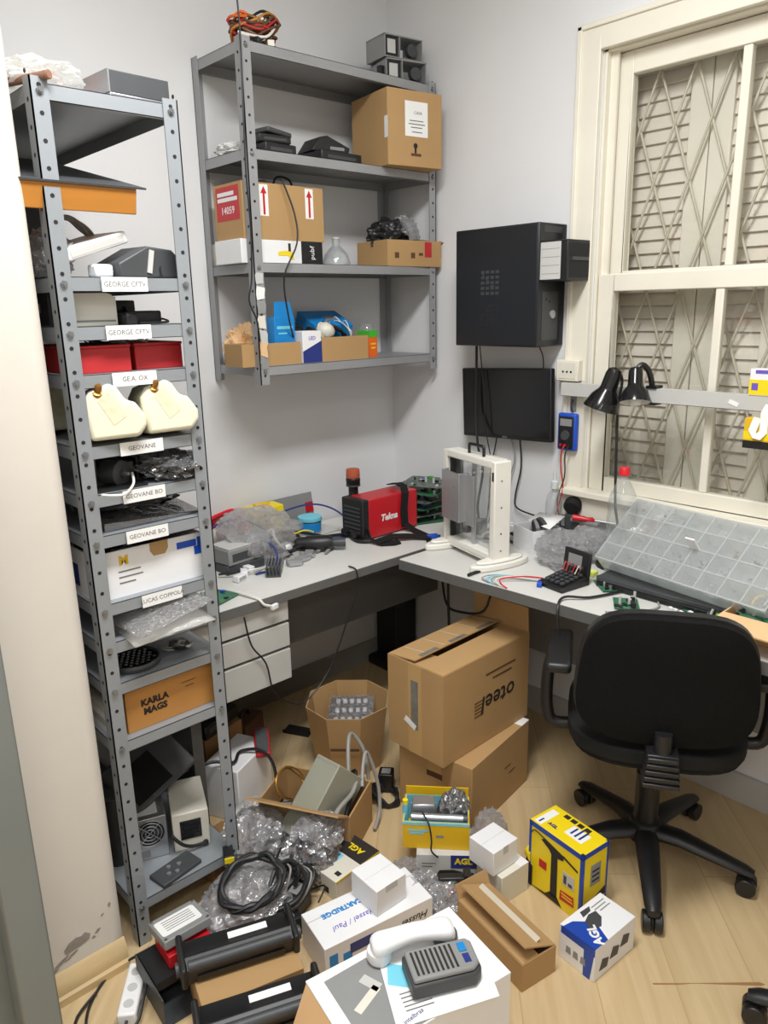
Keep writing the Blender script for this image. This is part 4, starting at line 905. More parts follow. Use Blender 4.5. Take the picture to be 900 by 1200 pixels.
B().lathe([(.0145, .33), (.0165, .332), (.0165, .352), (.014, .356), (0, .356)], 24, cap=False).obj('cap', 'red_bright', t); B().lathe([(0, .006), (.044, .012), (.0455, .06), (0, .06)], 24, cap=False).obj('water', 'pet', t)
for k, (x, y, dx, dy, dz, sd) in enumerate(((-.20, -1.06, .09, .075, .05, 3), (-.13, -1.10, .055, .07, .055, 9), (-.25, -1.115, .06, .05, .03, 14))):
    sack('bubble_wrap', ['crumpled bubble wrap between white parts box and organizer', 'bubble wrap heap against the window sill', 'small fold of bubble wrap behind the black keypad phone'][k], 'wrap', (x, y, DZ+.001), (dx, dy, dz), 'bubble', sd, .4)
# keypad phone
t = thing('keypad_phone', 'black desk phone with keypad and open display at the desk edge', 'phone', (-.395, -1.195, DZ), -8)
q = B(); q.prism([(-.06, 0), (.065, 0), (.065, .03), (-.06, .014)], -.055, .05, RT((0, 0, 0), 90, 0, 0)); q.obj('body', 'black', t, bevel=.003)
for i in range(5):
    for j in range(4): B().cb((-.04+.02*i, -.032+.02*j, .0235+.0025*i), (.013, .012, .007)).obj('key', 'grey_dark', t, bevel=.001)
q = B(); q.box(-.055, .05, -.006, .006, 0, .075, RT((.06, .0, .028), -6, 0, -90)); q.obj('display_housing', 'black', t, bevel=.003); q = B(); q.box(-.035, .02, -.0068, -.006, .02, .06, RT((.06, 0, .028), -6, 0, -90)); q.obj('display', 'grey', t)
for k in range(6): B().tube([(.055, .03-.012*k, .045), (.045, .035-.014*k, .06), (.03, .03-.012*k, .035)], .0016, 5).obj('wire', ['red', 'redbox', 'cable', 'red', 'cable_white', 'ink_brown'][k], t)
for k in range(5):
    cable('probe_wire', ['red wire', 'white wire', 'grey wire', 'pale blue wire', 'thin silver wire'][k]+' curving from the keypad phone to the desk edge', 'wire', [(-.42+.004*k, -1.14-.008*k, DZ+.016), (-.46, -1.09+.015*k, DZ+.02-.003*k), (-.51, -1.04+.012*k, DZ+.012), (-.535, -1.06+.02*k, DZ+.006), (-.545, -1.09+.018*k, DZ+.003)], .0022, ['red_bright', 'cable_white', 'cable_grey', 'cyan', 'silver'][k])
t = thing('blue_clip', 'small blue connector clip at the left of the keypad phone', 'clip', (-.45, -1.145, DZ), 30); B().box(-.018, .018, -.008, .008, 0, .014).obj('body', 'blue', t, bevel=.002); B().box(.018, .03, -.003, .003, .004, .009).obj('pin', 'silver', t)
tag(B().cb((0, 0, .008), (.03, .035, .016)).obj('sticky_note_pad', 'yel_note', loc=(-.255, -1.205, DZ), bevel=.002), 'small yellow-green note pad by the organizer corner', 'note pad')
pcb('circuit_board', 'green circuit board nearest the keypad phone on the long desk', (-.305, -1.305, DZ), 50, .10, .075, 3)
pcb('circuit_board', 'green circuit board with tall parts at the desk edge before the chair', (-.405, -1.42, DZ), 35, .085, .07, 5, tall=2)
cable('black_lead', 'black lead looping over the desk edge behind the chair', 'cable', [(-.33, -1.36, DZ+.006), (-.44, -1.32, DZ+.006), (-.50, -1.27, DZ+.01), (-.552, -1.285, DZ-.01), (-.562, -1.30, DZ-.10), (-.555, -1.31, DZ-.2)], .004, 'cable')
cable('grey_lead', 'thin grey lead lying on the desk by the chair back', 'cable', [(-.33, -1.48, DZ+.004), (-.37, -1.50, DZ+.004), (-.45, -1.47, DZ+.004), (-.50, -1.41, DZ+.004)], .0028, 'cable_grey')
t = thing('black_laptop', 'closed dark laptop lying under the front of clear organizer', 'laptop', (-.215, -1.52, DZ), 0); B().box(-.115, .09, -.26, .25, 0, .018).obj('base', 'black', t, bevel=.003); B().box(-.115, .09, -.26, .25, .019, .034).obj('lid', 'grey_dark', t, bevel=.003)
# organizer: clear tray with a grid of small bins
t = thing('parts_organizer', 'big clear plastic parts organizer with many bins leaning on the window sill', 'organizer', (-.262, -1.25, .783), -9, ry=-40)
Lx, Ly, H = .245, .56, .056
q = B(); q.box(0, Lx, -Ly, 0, 0, .0025); q.box(0, .0025, -Ly, 0, 0, H); q.box(Lx-.0025, Lx, -Ly, 0, 0, H); q.box(0, Lx, -.0025, 0, 0, H); q.box(0, Lx, -Ly, -Ly+.0025, 0, H); q.obj('tray', 'organizer', t)
q = B()
for j in range(1, 4): q.box(Lx*j/4, Lx*j/4+.0018, -Ly, 0, .002, H)
for i in range(1, 8): q.box(0, Lx, -Ly*i/8, -Ly*i/8+.0018, .002, H)
q.obj('bin_divider', 'organizer', t); 
q = B(); q.box(-.002, Lx+.002, -Ly-.002, .002, H, H+.002); q.box(-.004, 0, -Ly-.002, .002, H-.008, H+.002); q.obj('lid', 'organizer_lid', t)
q = B()
for j in range(0, 5): q.box(Lx*j/4-.002, Lx*j/4+.002, -Ly, 0, H+.002, H+.0035)
for i in range(0, 9): q.box(0, Lx, -Ly*i/8-.002, -Ly*i/8+.002, H+.002, H+.0035)
q.obj('lid_rib', 'organizer', t)
rg = random.Random(5)
for i in range(8):
    for j in range(4):
        q = B()
        for n_ in range(9): q.cb((Lx*(j+.5)/4+rg.uniform(-.02, .02), -Ly*(i+.5)/8+rg.uniform(-.024, .024), .006+rg.uniform(0, .016)), (rg.uniform(.004, .012), rg.uniform(.003, .008), .005), (rg.uniform(0, 90), rg.uniform(0, 40), rg.uniform(0, 90)))
        o = q.obj('small_parts', ['silver', 'grey_light', 'silver', 'brass', 'grey', 'silver', 'black'][(i*3+j) % 7], t); o['kind'] = 'stuff'
B().box(.12, .125, -.30, -.27, H+.002, H+.05, None).obj('lid_catch', 'white', t)
# carton tray with boards at the right edge
t = open_carton('board_tray', 'open carton tray with a long flap over the desk edge, right of chair', 'box', (-.335, -1.93, DZ), 0, .15, .46, .062, 'card_pale', [('-x', .105, 91)])
for k in range(5):
    pcb('circuit_board', ['leftmost green board heaped in the pale carton tray', 'dark green board at the back of the carton tray', 'board with yellow parts in the carton tray', 'board with blue connector at right in the carton tray', 'lowest dark board in the carton tray'][k], (-.35+.03*(k % 2), -1.755-.045*k, DZ+.045+.006*(k % 3)), 25+50*k, .11, .07, 30+k, ['pcb', 'pcbdark', 'pcb', 'pcbdark', 'pcbdark'][k], rx=10-5*k, ry=8, tall=1.6, n=12)
t = thing('green_pack', 'black and green pack lying left of the heaped boards', 'pack', (-.30, -1.665, DZ+.0005), 35); B().box(-.04, .04, -.02, .02, 0, .022).obj('body', 'pcb', t, bevel=.003); B().box(-.055, -.04, -.02, .02, 0, .03).obj('end_cap', 'black', t, bevel=.002)
for k in range(4): cable('wire', ['yellow', 'white', 'pale', 'blue'][k]+' wire standing out of the heaped boards', 'wire', [(-.33+.01*k, -1.74-.03*k, DZ+.06), (-.32, -1.75-.03*k, DZ+.092), (-.30, -1.78-.03*k, DZ+.10)], .003, ['yellow', 'white', 'offwhite', 'blue'][k])
# ------------------------------------------------------------------ on the corner desk
CZ = .7355
t = thing('welding_inverter', 'red portable welding inverter with black ends and strap near the corner', 'welder', (-.375, -.318, CZ), 1)
B().box(-.118, .148, -.058, .058, .006, .158).obj('housing', 'red', t, bevel=.004)
q = B(); q.box(-.150, -.116, -.061, .061, 0, .162); q.obj('front_panel', 'black', t, bevel=.005)
for k in range(7): B().box(-.1525, -.150, -.045, .045, .03+.016*k, .036+.016*k).obj('vent_slat', 'grey_dark', t)
for s_ in (-1, 1): B().cyl((-.172, .03*s_, .03), (-.15, .03*s_, .03), .014, n=16).obj('output_socket', 'black', t)
text('Tekna', .036, 'white', t, front(-.01, -.0586, .075), bold=.0012, shear=.2)
B().strip([(.07, -.066, .02), (.065, -.066, .09), (.075, -.064, .155), (.09, -.04, .176), (.10, .0, .18), (.10, .05, .17)], (1, 0, 0), .036, .004).obj('strap', 'black_matte', t)
for k, P in enumerate(([(.07, -.068, .03), (.085, -.10, .008), (.07, -.19, .004), (.03, -.235, .004)], [(-.13, -.064, .05), (-.14, -.09, .02), (-.13, -.13, .006), (-.09, -.16, .006), (-.06, -.165, .008)], [(-.14, -.12, .012), (-.06, -.13, .02), (.0, -.16, .014), (.045, -.215, .012)])):
    B().strip(P, (.3, .8, .2) if k else (1, .2, 0), .036, .004).obj('strap', 'black_matte', t)
t = thing('torch', 'black torch with an orange end standing behind the red inverter', 'torch', (-.385, -.165, CZ)); 
B().lathe([(0, 0), (.026, 0), (.026, .12), (.02, .13), (.02, .16), (.028, .17), (.03, .195), (.026, .20), (0, .2)], 20, cap=False).obj('body', 'black', t); B().lathe([(.027, .2), (.029, .205), (.027, .235), (.0, .238)], 20, cap=False).obj('orange_cap', 'rust', t); B().cyl((0, 0, .165), (0, 0, .172), .0295, n=20).obj('ring', 'grey_dark', t)
for k in range(6):
    pcb('motherboard', ['lowest motherboard of the stack in the corner', 'second motherboard from the bottom in the corner stack', 'third motherboard from the bottom in the corner stack', 'fourth motherboard from the bottom in the corner stack', 'fifth motherboard, just under the top of corner stack', 'topmost motherboard of the stack in the corner'][k], (-.135+.008*(k % 3), -.27-.01*k, CZ+.031*k), 70+9*k, .23-.008*k, .19, 80+k, 'pcbdark' if k % 2 else 'pcb', group='motherboards stacked in the room corner', tall=1.1, n=20)
t = thing('metal_drive', 'grey metal drive lying at the foot of the motherboard stack', 'drive', (-.10, -.52, CZ), 62); B().box(-.09, .09, -.035, .035, 0, .024).obj('case', 'grey', t, bevel=.002); B().box(-.06, .06, -.03, .03, .024, .0246).obj('label', 'grey_light', t)
t = thing('blue_clip', 'small blue clip lying right of the red inverter strap', 'clip', (-.30, -.53, CZ), -30); B().box(-.022, .022, -.01, .01, 0, .016).obj('body', 'blue', t, bevel=.002); B().box(.022, .032, -.004, .004, .004, .011).obj('tip', 'navy', t)
t = thing('grey_tray', 'shallow grey metal tray with raised back by the back wall', 'tray', (-.62, -.105, CZ), 2)
B().box(-.14, .14, -.085, .08, 0, .006).obj('base', 'grey_light', t, bevel=.002); B().box(-.14, .14, .0, .004, 0, .13, RT((0, .074, .004), -8)).obj('back', 'grey', t); B().box(.10, .138, -.004, -.0, .05, .09, RT((0, .074, .004), -8)).obj('red_sticker', 'red', t)
t = thing('solder_tub', 'clear tub with a blue label and pale lid on the grey tray', 'tub', (-.60, -.15, CZ+.007)); B().lathe([(0, 0), (.040, 0), (.044, .06), (.042, .062)], 24, cap=False).obj('tub', 'pet', t); B().lathe([(.0465, .055), (.048, .058), (.048, .07), (.0, .074)], 24, cap=False).obj('lid', 'cyan', t)
q = B(); q.lathe([(.0425, .012), (.0448, .05)], 24, cap=False); q.obj('blue_label', 'blue_bright', t)
t = thing('clear_case', 'clear plastic clamshell case left of the blue labelled tub', 'case', (-.70, -.125, CZ+.007), 14); B().box(-.055, .055, -.05, .05, 0, .03).obj('base', 'pet', t, bevel=.004); B().box(-.055, .055, -.05, .05, .031, .06).obj('lid', 'organizer', t, bevel=.004)
t = thing('yellow_box', 'yellow tool box standing by the wall behind the bubble wrap', 'box', (-.775, -.08, CZ), -3); B().box(-.075, .075, -.04, .04, 0, .14).obj('body', 'yellow', t, bevel=.003); B().box(-.01, -.002, -.0406, .0406, 0, .1406).obj('dark_band', 'ink', t); B().box(-.03, .03, -.012, .012, .14, .152).obj('grip', 'yellow_deep', t, bevel=.003)
for k in range(4):
    cable('red_cable', ['uppermost red cable loop behind the bubble wrap', 'second red cable loop behind the bubble wrap', 'third red cable loop behind the bubble wrap', 'lowest red cable loop behind the bubble wrap'][k], 'cable', [(-1.06, -.14+.012*k, CZ+.02), (-1.02, -.10+.01*k, CZ+.12-.014*k), (-.96, -.09+.01*k, CZ+.145-.016*k), (-.89, -.10+.012*k, CZ+.14-.014*k), (-.86, -.14, CZ+.02)], .007, 'red_bright', 'red cables on the corner desk')
for k in range(3):
    cable('blue_cable', ['dark blue cable looping over the bubble wrap', 'dark blue cable arching over the grey tray', 'dark blue cable hanging at the left of the grey box'][k], 'cable', [[(-1.09, -.20, CZ+.01), (-1.085, -.17, CZ+.09), (-1.02, -.16, CZ+.13), (-.93, -.18, CZ+.135), (-.86, -.22, CZ+.09), (-.84, -.25, CZ+.03)], [(-.80, -.15, CZ+.10), (-.70, -.13, CZ+.115), (-.58, -.14, CZ+.12), (-.50, -.18, CZ+.09), (-.46, -.24, CZ+.03), (-.50, -.28, CZ+.006), (-.60, -.27, CZ+.006)], [(-.96, -.30, CZ+.09), (-.92, -.34, CZ+.08), (-.91, -.37, CZ+.04), (-.95, -.40, CZ+.008), (-1.02, -.40, CZ+.006)]][k], .0035, 'navy', 'dark blue cables on the corner desk')
B().box(-.95, -.87, -.275, -.20, CZ+.02, CZ+.10).obj('parcel_core', 'silver', None, bevel=.01)
sack('bubble_parcel', 'parcel wrapped in bubble wrap in the middle of the corner desk', 'parcel', (-.905, -.235, CZ+.0), (.115, .105, .088), 'bubble', 61, amp=.28, box=.3)
bpy.data.objects['parcel_core'].parent = bpy.data.objects['bubble_parcel']; bpy.data.objects['parcel_core'].matrix_parent_inverse = Matrix.Translation((.905, .235, -CZ))
t = thing('grey_device', 'grey metal device box in clear wrap beside the bubble parcel', 'device', (-1.015, -.285, CZ+.032), 6); B().box(-.075, .075, -.05, .06, 0, .055).obj('case', 'grey', t, bevel=.005); B().box(-.07, .07, -.045, .055, .055, .060).obj('top_plate', 'grey_light', t, bevel=.002); B().box(-.06, .02, -.0506, -.05, .012, .04).obj('front_panel', 'grey_dark', t)
tag(B().cb((0, 0, .0155), (.15, .11, .031)).obj('lower_device', 'grey_dark', loc=(-1.015, -.28, CZ), bevel=.003), 'dark flat box under the grey metal device', 'box')
for k in range(2):
    t = thing('heat_sink', ['black finned heat sink at the desk front beside white connectors', 'grey finned heat sink leaning behind the black one'][k], 'heat sink', (-.955+.03*k, -.415+.035*k, CZ+.0), 52, rx=0)
    q = B(); q.box(-.055, .055, -.025, .025, 0, .006)
    for i in range(5): q.box(-.055, .055, -.025+.0115*i, -.021+.0115*i, .006, .032)
    q.obj('fins', 'grey_dark' if k == 0 else 'grey', t)
for k in range(3):
    t = thing('white_connector', ['white wide connector at the front of the corner desk', 'small white connector behind the wide one', 'white block connector leaning near the grey device'][k], 'connector', (-1.085+.035*k, -.405+.03*k, CZ+.0), 20+40*k); B().box(-.022, .022, -.012, .012, 0, .022).obj('shell', 'white', t, bevel=.003); B().box(-.018, .018, -.0126, -.012, .005, .017).obj('contact_row', 'silver', t)
    B().tube([(.022, 0, .01), (.045, .01, .012), (.06, .03, .004)], .004, 6).obj('lead', 'cable_white', t)
t = thing('hot_air_gun', 'black hot air gun lying across the corner desk', 'tool', (-.735, -.315, CZ), -38)
B().lathe([(0, 0), (.022, 0), (.026, .01), (.026, .09), (.030, .10), (.030, .17), (.024, .19), (0, .19)], 18, RT((-.10, 0, .03), 0, 90, 0), cap=False).obj('barrel', 'black', t)
q = B(); q.prism([(-.02, .0), (.02, .0), (.03, .10), (-.01, .11)], .008, .045, RT((-.06, .015, 0), 0, 0, 12)); q.obj('grip', 'black', t, bevel=.006)
B().lathe([(.013, 0), (.017, .02), (.017, .05), (.015, .05)], 16, RT((.088, 0, .03), 0, 90, 0), cap=False).obj('nozzle', 'grey_dark', t)
B().tube([(-.05, .12, .03), (-.10, .14, .01), (-.16, .12, .008), (-.2, .15, .008)], .005, 7).obj('cord', 'cable', t)
for k in range(3):
    t = thing('serial_connector', ['grey serial connector at left of the row before the hot air gun', 'middle grey serial connector before the hot air gun', 'right grey serial connector with a ribbon before the hot air gun'][k], 'connector', (-.862+.048*k, -.405+.02*k, CZ), -25+35*k, 'grey connectors on the corner desk'); B().box(-.028, .028, -.012, .02, 0, .018).obj('shell', 'grey', t, bevel=.003); B().box(-.022, .022, -.02, -.012, .003, .015).obj('plug', 'silver', t)
    B().strip([(0, .02, .01), (.01, .045, .02), (.03, .06, .006)], (1, 0, 0), .03, .003).obj('ribbon', 'cable_grey', t)
t = thing('white_plug', 'white mains plug lying between bubble parcel and hot air gun', 'plug', (-.825, -.30, CZ+.012), 20); B().box(-.022, .022, -.018, .018, 0, .036).obj('body', 'white', t, bevel=.007); B().tube([(-.0, .018, .02), (.005, .05, .05), (.02, .07, .075), (-.01, .09, .06)], .005, 7).obj('cord', 'cable_white', t)
for k in range(4):
    cable('black_cable', ['thick black cable lying from the hot air gun towards the inverter', 'black cable heap under the hot air gun', 'yellow striped lead among the black cables', 'black lead running along front of the grey tray'][k], 'cable', [[(-.70, -.26, CZ+.02), (-.62, -.24, CZ+.012), (-.52, -.27, CZ+.008), (-.54, -.37, CZ+.008), (-.5, -.42, CZ+.01)], coil((-.79, -.28, CZ+.010), .075, 4, .008, .25, (6, 5, 0), squash=.6, seed=9), [(-.80, -.21, CZ+.04), (-.74, -.23, CZ+.05), (-.70, -.25, CZ+.06), (-.66, -.25, CZ+.045)], [(-.84, -.20, CZ+.05), (-.76, -.205, CZ+.06), (-.68, -.225, CZ+.04), (-.60, -.23, CZ+.012)]][k], [.007, .006, .003, .005][k], ['cable', 'cable', 'yellow', 'cable'][k])
pcb('circuit_board', 'green circuit board at the left end of corner desk behind the rack', (-1.245, -.49, CZ), 20, .15, .11, 12)
cable('white_cable', 'white connector cable hanging over the corner desk front edge', 'cable', [(-1.17, -.46, CZ+.006), (-1.155, -.53, CZ+.008), (-1.14, -.597, CZ+.004), (-1.13, -.612, CZ-.012), (-1.11, -.613, CZ-.022)], .0045, 'cable_white')
t = thing('white_jack', 'white plug end of the cable hanging at desk front', 'connector', (-1.098, -.618, CZ-.035), 15); B().box(-.012, .016, -.006, .006, 0, .016).obj('shell', 'white', t, bevel=.002); B().box(.016, .02, -.004, .004, .004, .012).obj('contact', 'silver', t)
cable('hanging_lead', 'thin black cord hanging from corner desk in front of the drawers', 'cord', [(-.745, -.56, CZ+.004), (-.75, -.608, CZ-.002), (-.76, -.612, .66), (-.80, -.60, .55), (-.88, -.595, .40), (-1.0, -.60, .33), (-1.10, -.60, .40), (-1.13, -.602, .52), (-1.18, -.605, .60), (-1.20, -.607, .70)], .0028, 'cable')
cable('hanging_lead', 'black cord looping under the long desk behind the tall carton', 'cord', [(-.44, -.95, .72), (-.46, -.93, .60), (-.44, -.80, .55), (-.36, -.66, .52), (-.30, -.58, .60), (-.28, -.55, .70)], .0045, 'cable')
cable('hanging_lead', 'thick black cord dropping from the long desk beside carton flap', 'cord', [(-.50, -.80, .71), (-.49, -.79, .62), (-.48, -.785, .50), (-.47, -.78, .35), (-.45, -.77, .10), (-.42, -.77, .006)], .005, 'cable')

# small things at the back of the long desk
t = thing('outlet_strip', 'white outlet strip on the desk behind the cream machine frame', 'power strip', (-.05, -.80, DZ), 90); B().box(-.11, .11, -.022, .022, 0, .036).obj('body', 'white', t, bevel=.004)
for k in range(4): B().cyl((-.075+.05*k, 0, .036), (-.075+.05*k, 0, .0368), .014, n=16).obj('outlet', 'grey_light', t)
for k in range(3): adapter('adapter', ['black adapter block behind the cream frame, nearest the corner', 'black adapter block behind the middle of the cream frame', 'small black adapter block beside the white parts box'][k], (-.14+.01*k, -.62-.10*k, DZ), 20+30*k, .08, .055, .05-.008*k, group='black adapters behind the cream frame')
for k in range(3): cable('cable_loop', ['black cable loop on desk behind the cream frame', 'grey cable loop on desk behind the cream frame', 'black cable loop by the dropper bottle foot'][k], 'cable', coil((-.17+.05*k, -.74-.07*k, DZ+.006), .05, 2.5, .006, .2, (3, 3, 30*k), squash=.7, seed=90+k), .004, ['cable', 'cable_grey', 'cable'][k])
t = thing('small_white_box', 'small white box with dark print behind the left corner of organizer', 'box', (-.10, -1.345, DZ+.0005), -25); B().box(-.025, .025, -.03, .03, 0, .20).obj('body', 'white', t, bevel=.002); B().box(-.0256, -.025, -.02, .015, .155, .185).obj('dark_print', 'ink', t)

t = thing('black_gadget', 'black slotted gadget lying between the bubble parcel and the blue tub', 'gadget', (-.745, -.185, CZ), -20); B().box(-.06, .05, -.035, .035, 0, .04).obj('body', 'black', t, bevel=.004)
for k in range(4): B().box(-.045+.022*k, -.033+.022*k, -.03, .03, .04, .0405).obj('slot', 'grey_dark', t)
t = thing('grey_pliers', 'small pliers with grey handles lying before the blue tub', 'pliers', (-.655, -.345, CZ), 25)
for s_ in (-1, 1): B().tube([(-.075, .018*s_, .008), (-.04, .014*s_, .009), (.0, .002*s_, .009)], .006, 8).obj('handle', 'grey', t)
B().prism([(0, -.01), (.03, -.008), (.05, -.002), (.05, .002), (.03, .008), (0, .01)], .004, .013).obj('jaw', 'silver', t)
for k in range(3): tag(B().tube([(-1.12+.05*k, -.33-.03*k, CZ+.012), (-1.07+.05*k, -.37-.02*k, CZ+.02), (-1.03+.05*k, -.345-.03*k, CZ+.008)], .004, 6).obj('jumper_cable', ['cable', 'cable_white', 'cable_grey'][k]), ['short black jumper cable by the grey metal device', 'short white jumper cable by the grey metal device', 'short grey jumper cable near the black heat sink'][k], 'cable')

pcb('circuit_board', 'dense green board lying just left of the pale carton tray', (-.385, -1.585, DZ), 60, .10, .08, 41, 'pcb', tall=1.8, n=18)
pcb('circuit_board', 'dark board propped against the corner of the pale carton tray', (-.365, -1.665, DZ+.012), 20, .10, .05, 43, 'pcbdark', tall=1.8, n=16, rx=14)
# ------------------------------------------------------------------ office chair
def chair(label, loc, face, back=True, ph=41, Rb=.28):
    t = thing('office_chair', label, 'chair', (loc[0], loc[1], 0), face)
    for k in range(5):
        a = R(ph+72*k); d = Vector((math.cos(a), math.sin(a), 0)); s_ = Vector((-d.y, d.x, 0))
        q = B(); prev = None
        for u, hh, ww, th in ((.03, .105, .034, .045), (.10, .105, .032, .042), (.2, .085, .027, .034), (Rb-.005, .07, .022, .028), (Rb+.018, .064, .016, .02)):
            c = d*u+Vector((0, 0, hh)); r_ = [q.bm.verts.new(c+s_*(ww*math.cos(R(b)))+Vector((0, 0, th*.5*math.sin(R(b))))) for b in range(0, 360, 36)]
            if prev: q.skin(prev, r_)
            else: q._f(r_[::-1])
            prev = r_
        q._f(prev); lg = q.obj('leg', 'chair_plastic', t)
        c = d*Rb
        q = B(); q.cyl(c+s_*.004+Vector((0, 0, .027)), c+s_*.026+Vector((0, 0, .027)), .027, n=20); q.cyl(c-s_*.004+Vector((0, 0, .027)), c-s_*.026+Vector((0, 0, .027)), .027, n=20); q.cyl(c-s_*.004+Vector((0, 0, .027)), c+s_*.004+Vector((0, 0, .027)), .02, n=14); q.cyl(c+Vector((0, 0, .03)), c+Vector((0, 0, .064)), .010, n=10); q.obj('caster', 'chair_plastic', t, bevel=.003)
    B().lathe([(0, .07), (.045, .075), (.05, .11), (.042, .135), (.034, .14), (.034, .29), (.028, .295), (.028, .36), (.022, .365), (.022, .42), (0, .42)], 24, cap=False).obj('gas_column', 'chair_plastic', t)
    if not back: return t
    B().box(-.13, .10, -.09, .09, .40, .425).obj('seat_plate', 'black', t, bevel=.004)
    q = B(); P = [(.235*math.copysign(abs(math.cos(R(a)))**.6, math.cos(R(a)))+.02, .235*math.copysign(abs(math.sin(R(a)))**.6, math.sin(R(a)))) for a in range(0, 360, 10)]
    q.prism([(p[0]*.97, p[1]*.97) for p in P], .425, .44); q.prism(P, .44, .485); q.obj('seat', 'black_matte', t, bevel=.012, seg=3)
    # backrest: curved pad behind (-x)
    def pad(name, m, ex, th, off):
        q = B(); prev = None; n = 44
        rows = []
        for sgn in (0, 1):
            rws = []
            for rr in (1, .93, .7, .4, .001) if sgn else (.001, .4, .7, .93, 1):
                ring_ = []
                for i in range(n):
                    a = 2*math.pi*i/n; ca, sa = math.cos(a), math.sin(a)
                    y = .238*ex*rr*math.copysign(abs(ca)**.55, ca); zz = .2*ex*rr*math.copysign(abs(sa)**.62, sa)
                    y *= (1-.10*(zz/.2))
                    bul = th*(1-rr**4)*(.5)
                    x = off+.35*y*y - .25*zz*zz + (th/2+bul*.4 if sgn else -th/2-bul)
                    ring_.append(q.bm.verts.new((x, y, zz)))
                rws.append(ring_)
            rows += rws
        for A, Bq in zip(rows, rows[1:]): q.skin(A, Bq)
        q._f(rows[0][::-1]); q._f(rows[-1]); o = q.obj(name, m, t); o.location = (-.215, 0, .692); o.rotation_euler = (0, R(-6), 0); return o
    pad('backrest', 'chair_mesh', .895, .030, -.006); pad('backrest_shell', 'chair_plastic', .92, .022, .014)
    q = B(); q.tube([(-.06, 0, .412), (-.20, 0, .40), (-.245, 0, .44), (-.245, 0, .56)], .022, 10); q.obj('back_spine', 'chair_plastic', t)
    q = B(); 
    for k in range(5): q.box(-.277, -.20, -.045+.002*k, .045-.002*k, .42+.018*k, .432+.018*k)
    q.box(-.270, -.20, -.038, .038, .415, .51); q.obj('bellows', 'chair_plastic', t, bevel=.003)
    for s_ in (-1, 1):
        B().tube([(.0, .17*s_, .43), (.0, .27*s_, .42), (.0, .295*s_, .47), (-.01, .295*s_, .58), (-.0, .285*s_, .63)], .018, 10).obj('arm_post', 'chair_plastic', t)
        q = B(); q.box(-.12, .13, .26*s_-.03 if s_ > 0 else -.30, .30 if s_ > 0 else -.26+.03, .63, .66); q.obj('armrest', 'black', t, bevel=.012, seg=3)
    return t
chair('black mesh-back office chair drawn up to the long desk', (-.478, -1.568), 33, ph=37)
chair('office chair leg with caster cut off at the lower right corner of the view', (-.68, -2.30), 0, back=False, ph=110, Rb=.30)
# ------------------------------------------------------------------ cartons in the middle of the floor
c, th, w_, d_, h_ = fit(0, (553, 976), (553, 899), (463, 874), (629, 848))
t = carton('lower_carton', 'closed brown carton under the tall carton with upside-down print', 'box', (c.x, c.y, 0), 9, .36, .28, h_, 'card', tape_dir='x'); LH = h_
B().box(.13, .181, -.1406, .09, h_, h_+.0007).obj('white_label', 'paper', t); lines(t, [(.137, .172, -.07), (.137, .165, -.05)], 'ink_grey', topf(0, 0, h_+.0008), h=.006)
for k in range(2): lines(t, [(.02+.03*k, .06+.03*k, .13-.03*k)], 'ink_brown', front(0, -.1404, 0, 0), h=.004)
B().box(-.03, .03, .15, .17, 0, .0005, leftf(-.1803, 0, 0)).obj('print_mark', 'ink_brown', t)
z0 = LH+.002
c, th, w_, d_, h_ = fit(z0, (519.5, 901), (517, 794), (453, 765.6), (621.7, 741))
w_ *= .98
t = open_carton('tall_carton', 'tall brown carton with black upside-down print and raised flap, on another carton', 'box', (c.x, c.y, z0), 2, w_, d_, h_, 'card', [('+y', d_*.5-.002, -84), ('-y', d_*.5-.014, -91), ('+x', .09, -3), ('-x', .10, -95)])
M = front(.055, -d_/2-.0006, h_*.42)
text('oteel', .085, 'ink', t, M @ Matrix.Rotation(R(180), 4, 'Z') @ Matrix.Translation((0, -.01, 0)), bold=.001, shear=.15, name='printed_brand')
lines(t, [(-.07, .085, .108), (-.035, .065, .086)], 'ink_brown', M, h=.006); lines(t, [(-.135, -.09, .0+.012*k) for k in range(5)], 'ink_brown', M @ RT((.01, -.02, 0)), h=.004)
q = B(); q.box(-.028, .028, 0, h_, 0, .0006, leftf(-w_/2-.0002, 0, 0)); q.obj('tape', 'tape', t); q = B(); q.box(-.016, .014, h_*.28, h_*.82, 0, .0006, leftf(-w_/2-.0009, 0, 0)); q.obj('dark_tape', 'tape_dark', t); q = B(); q.cb((-w_/2-.0016, .02, h_*.33), (.0006, .05, .02), (25, 0, 0)); q.obj('torn_label', 'paper', t)
FM = RT((0, d_/2-.002, h_), 0, 0, 180) @ Matrix.Rotation(R(-84), 4, 'X')
for k in range(5): B().box(-.19+.085*k, -.187+.085*k, -.0028, -.0021, .01, d_*.5-.01, FM).obj('tape_line', 'tape_pale', t)
for k in range(3): B().box(-.18+.14*k, -.10+.14*k, -.0028, -.0021, d_*.5-.022, d_*.5-.004, FM).obj('tape_scrap', 'tape_dark', t)
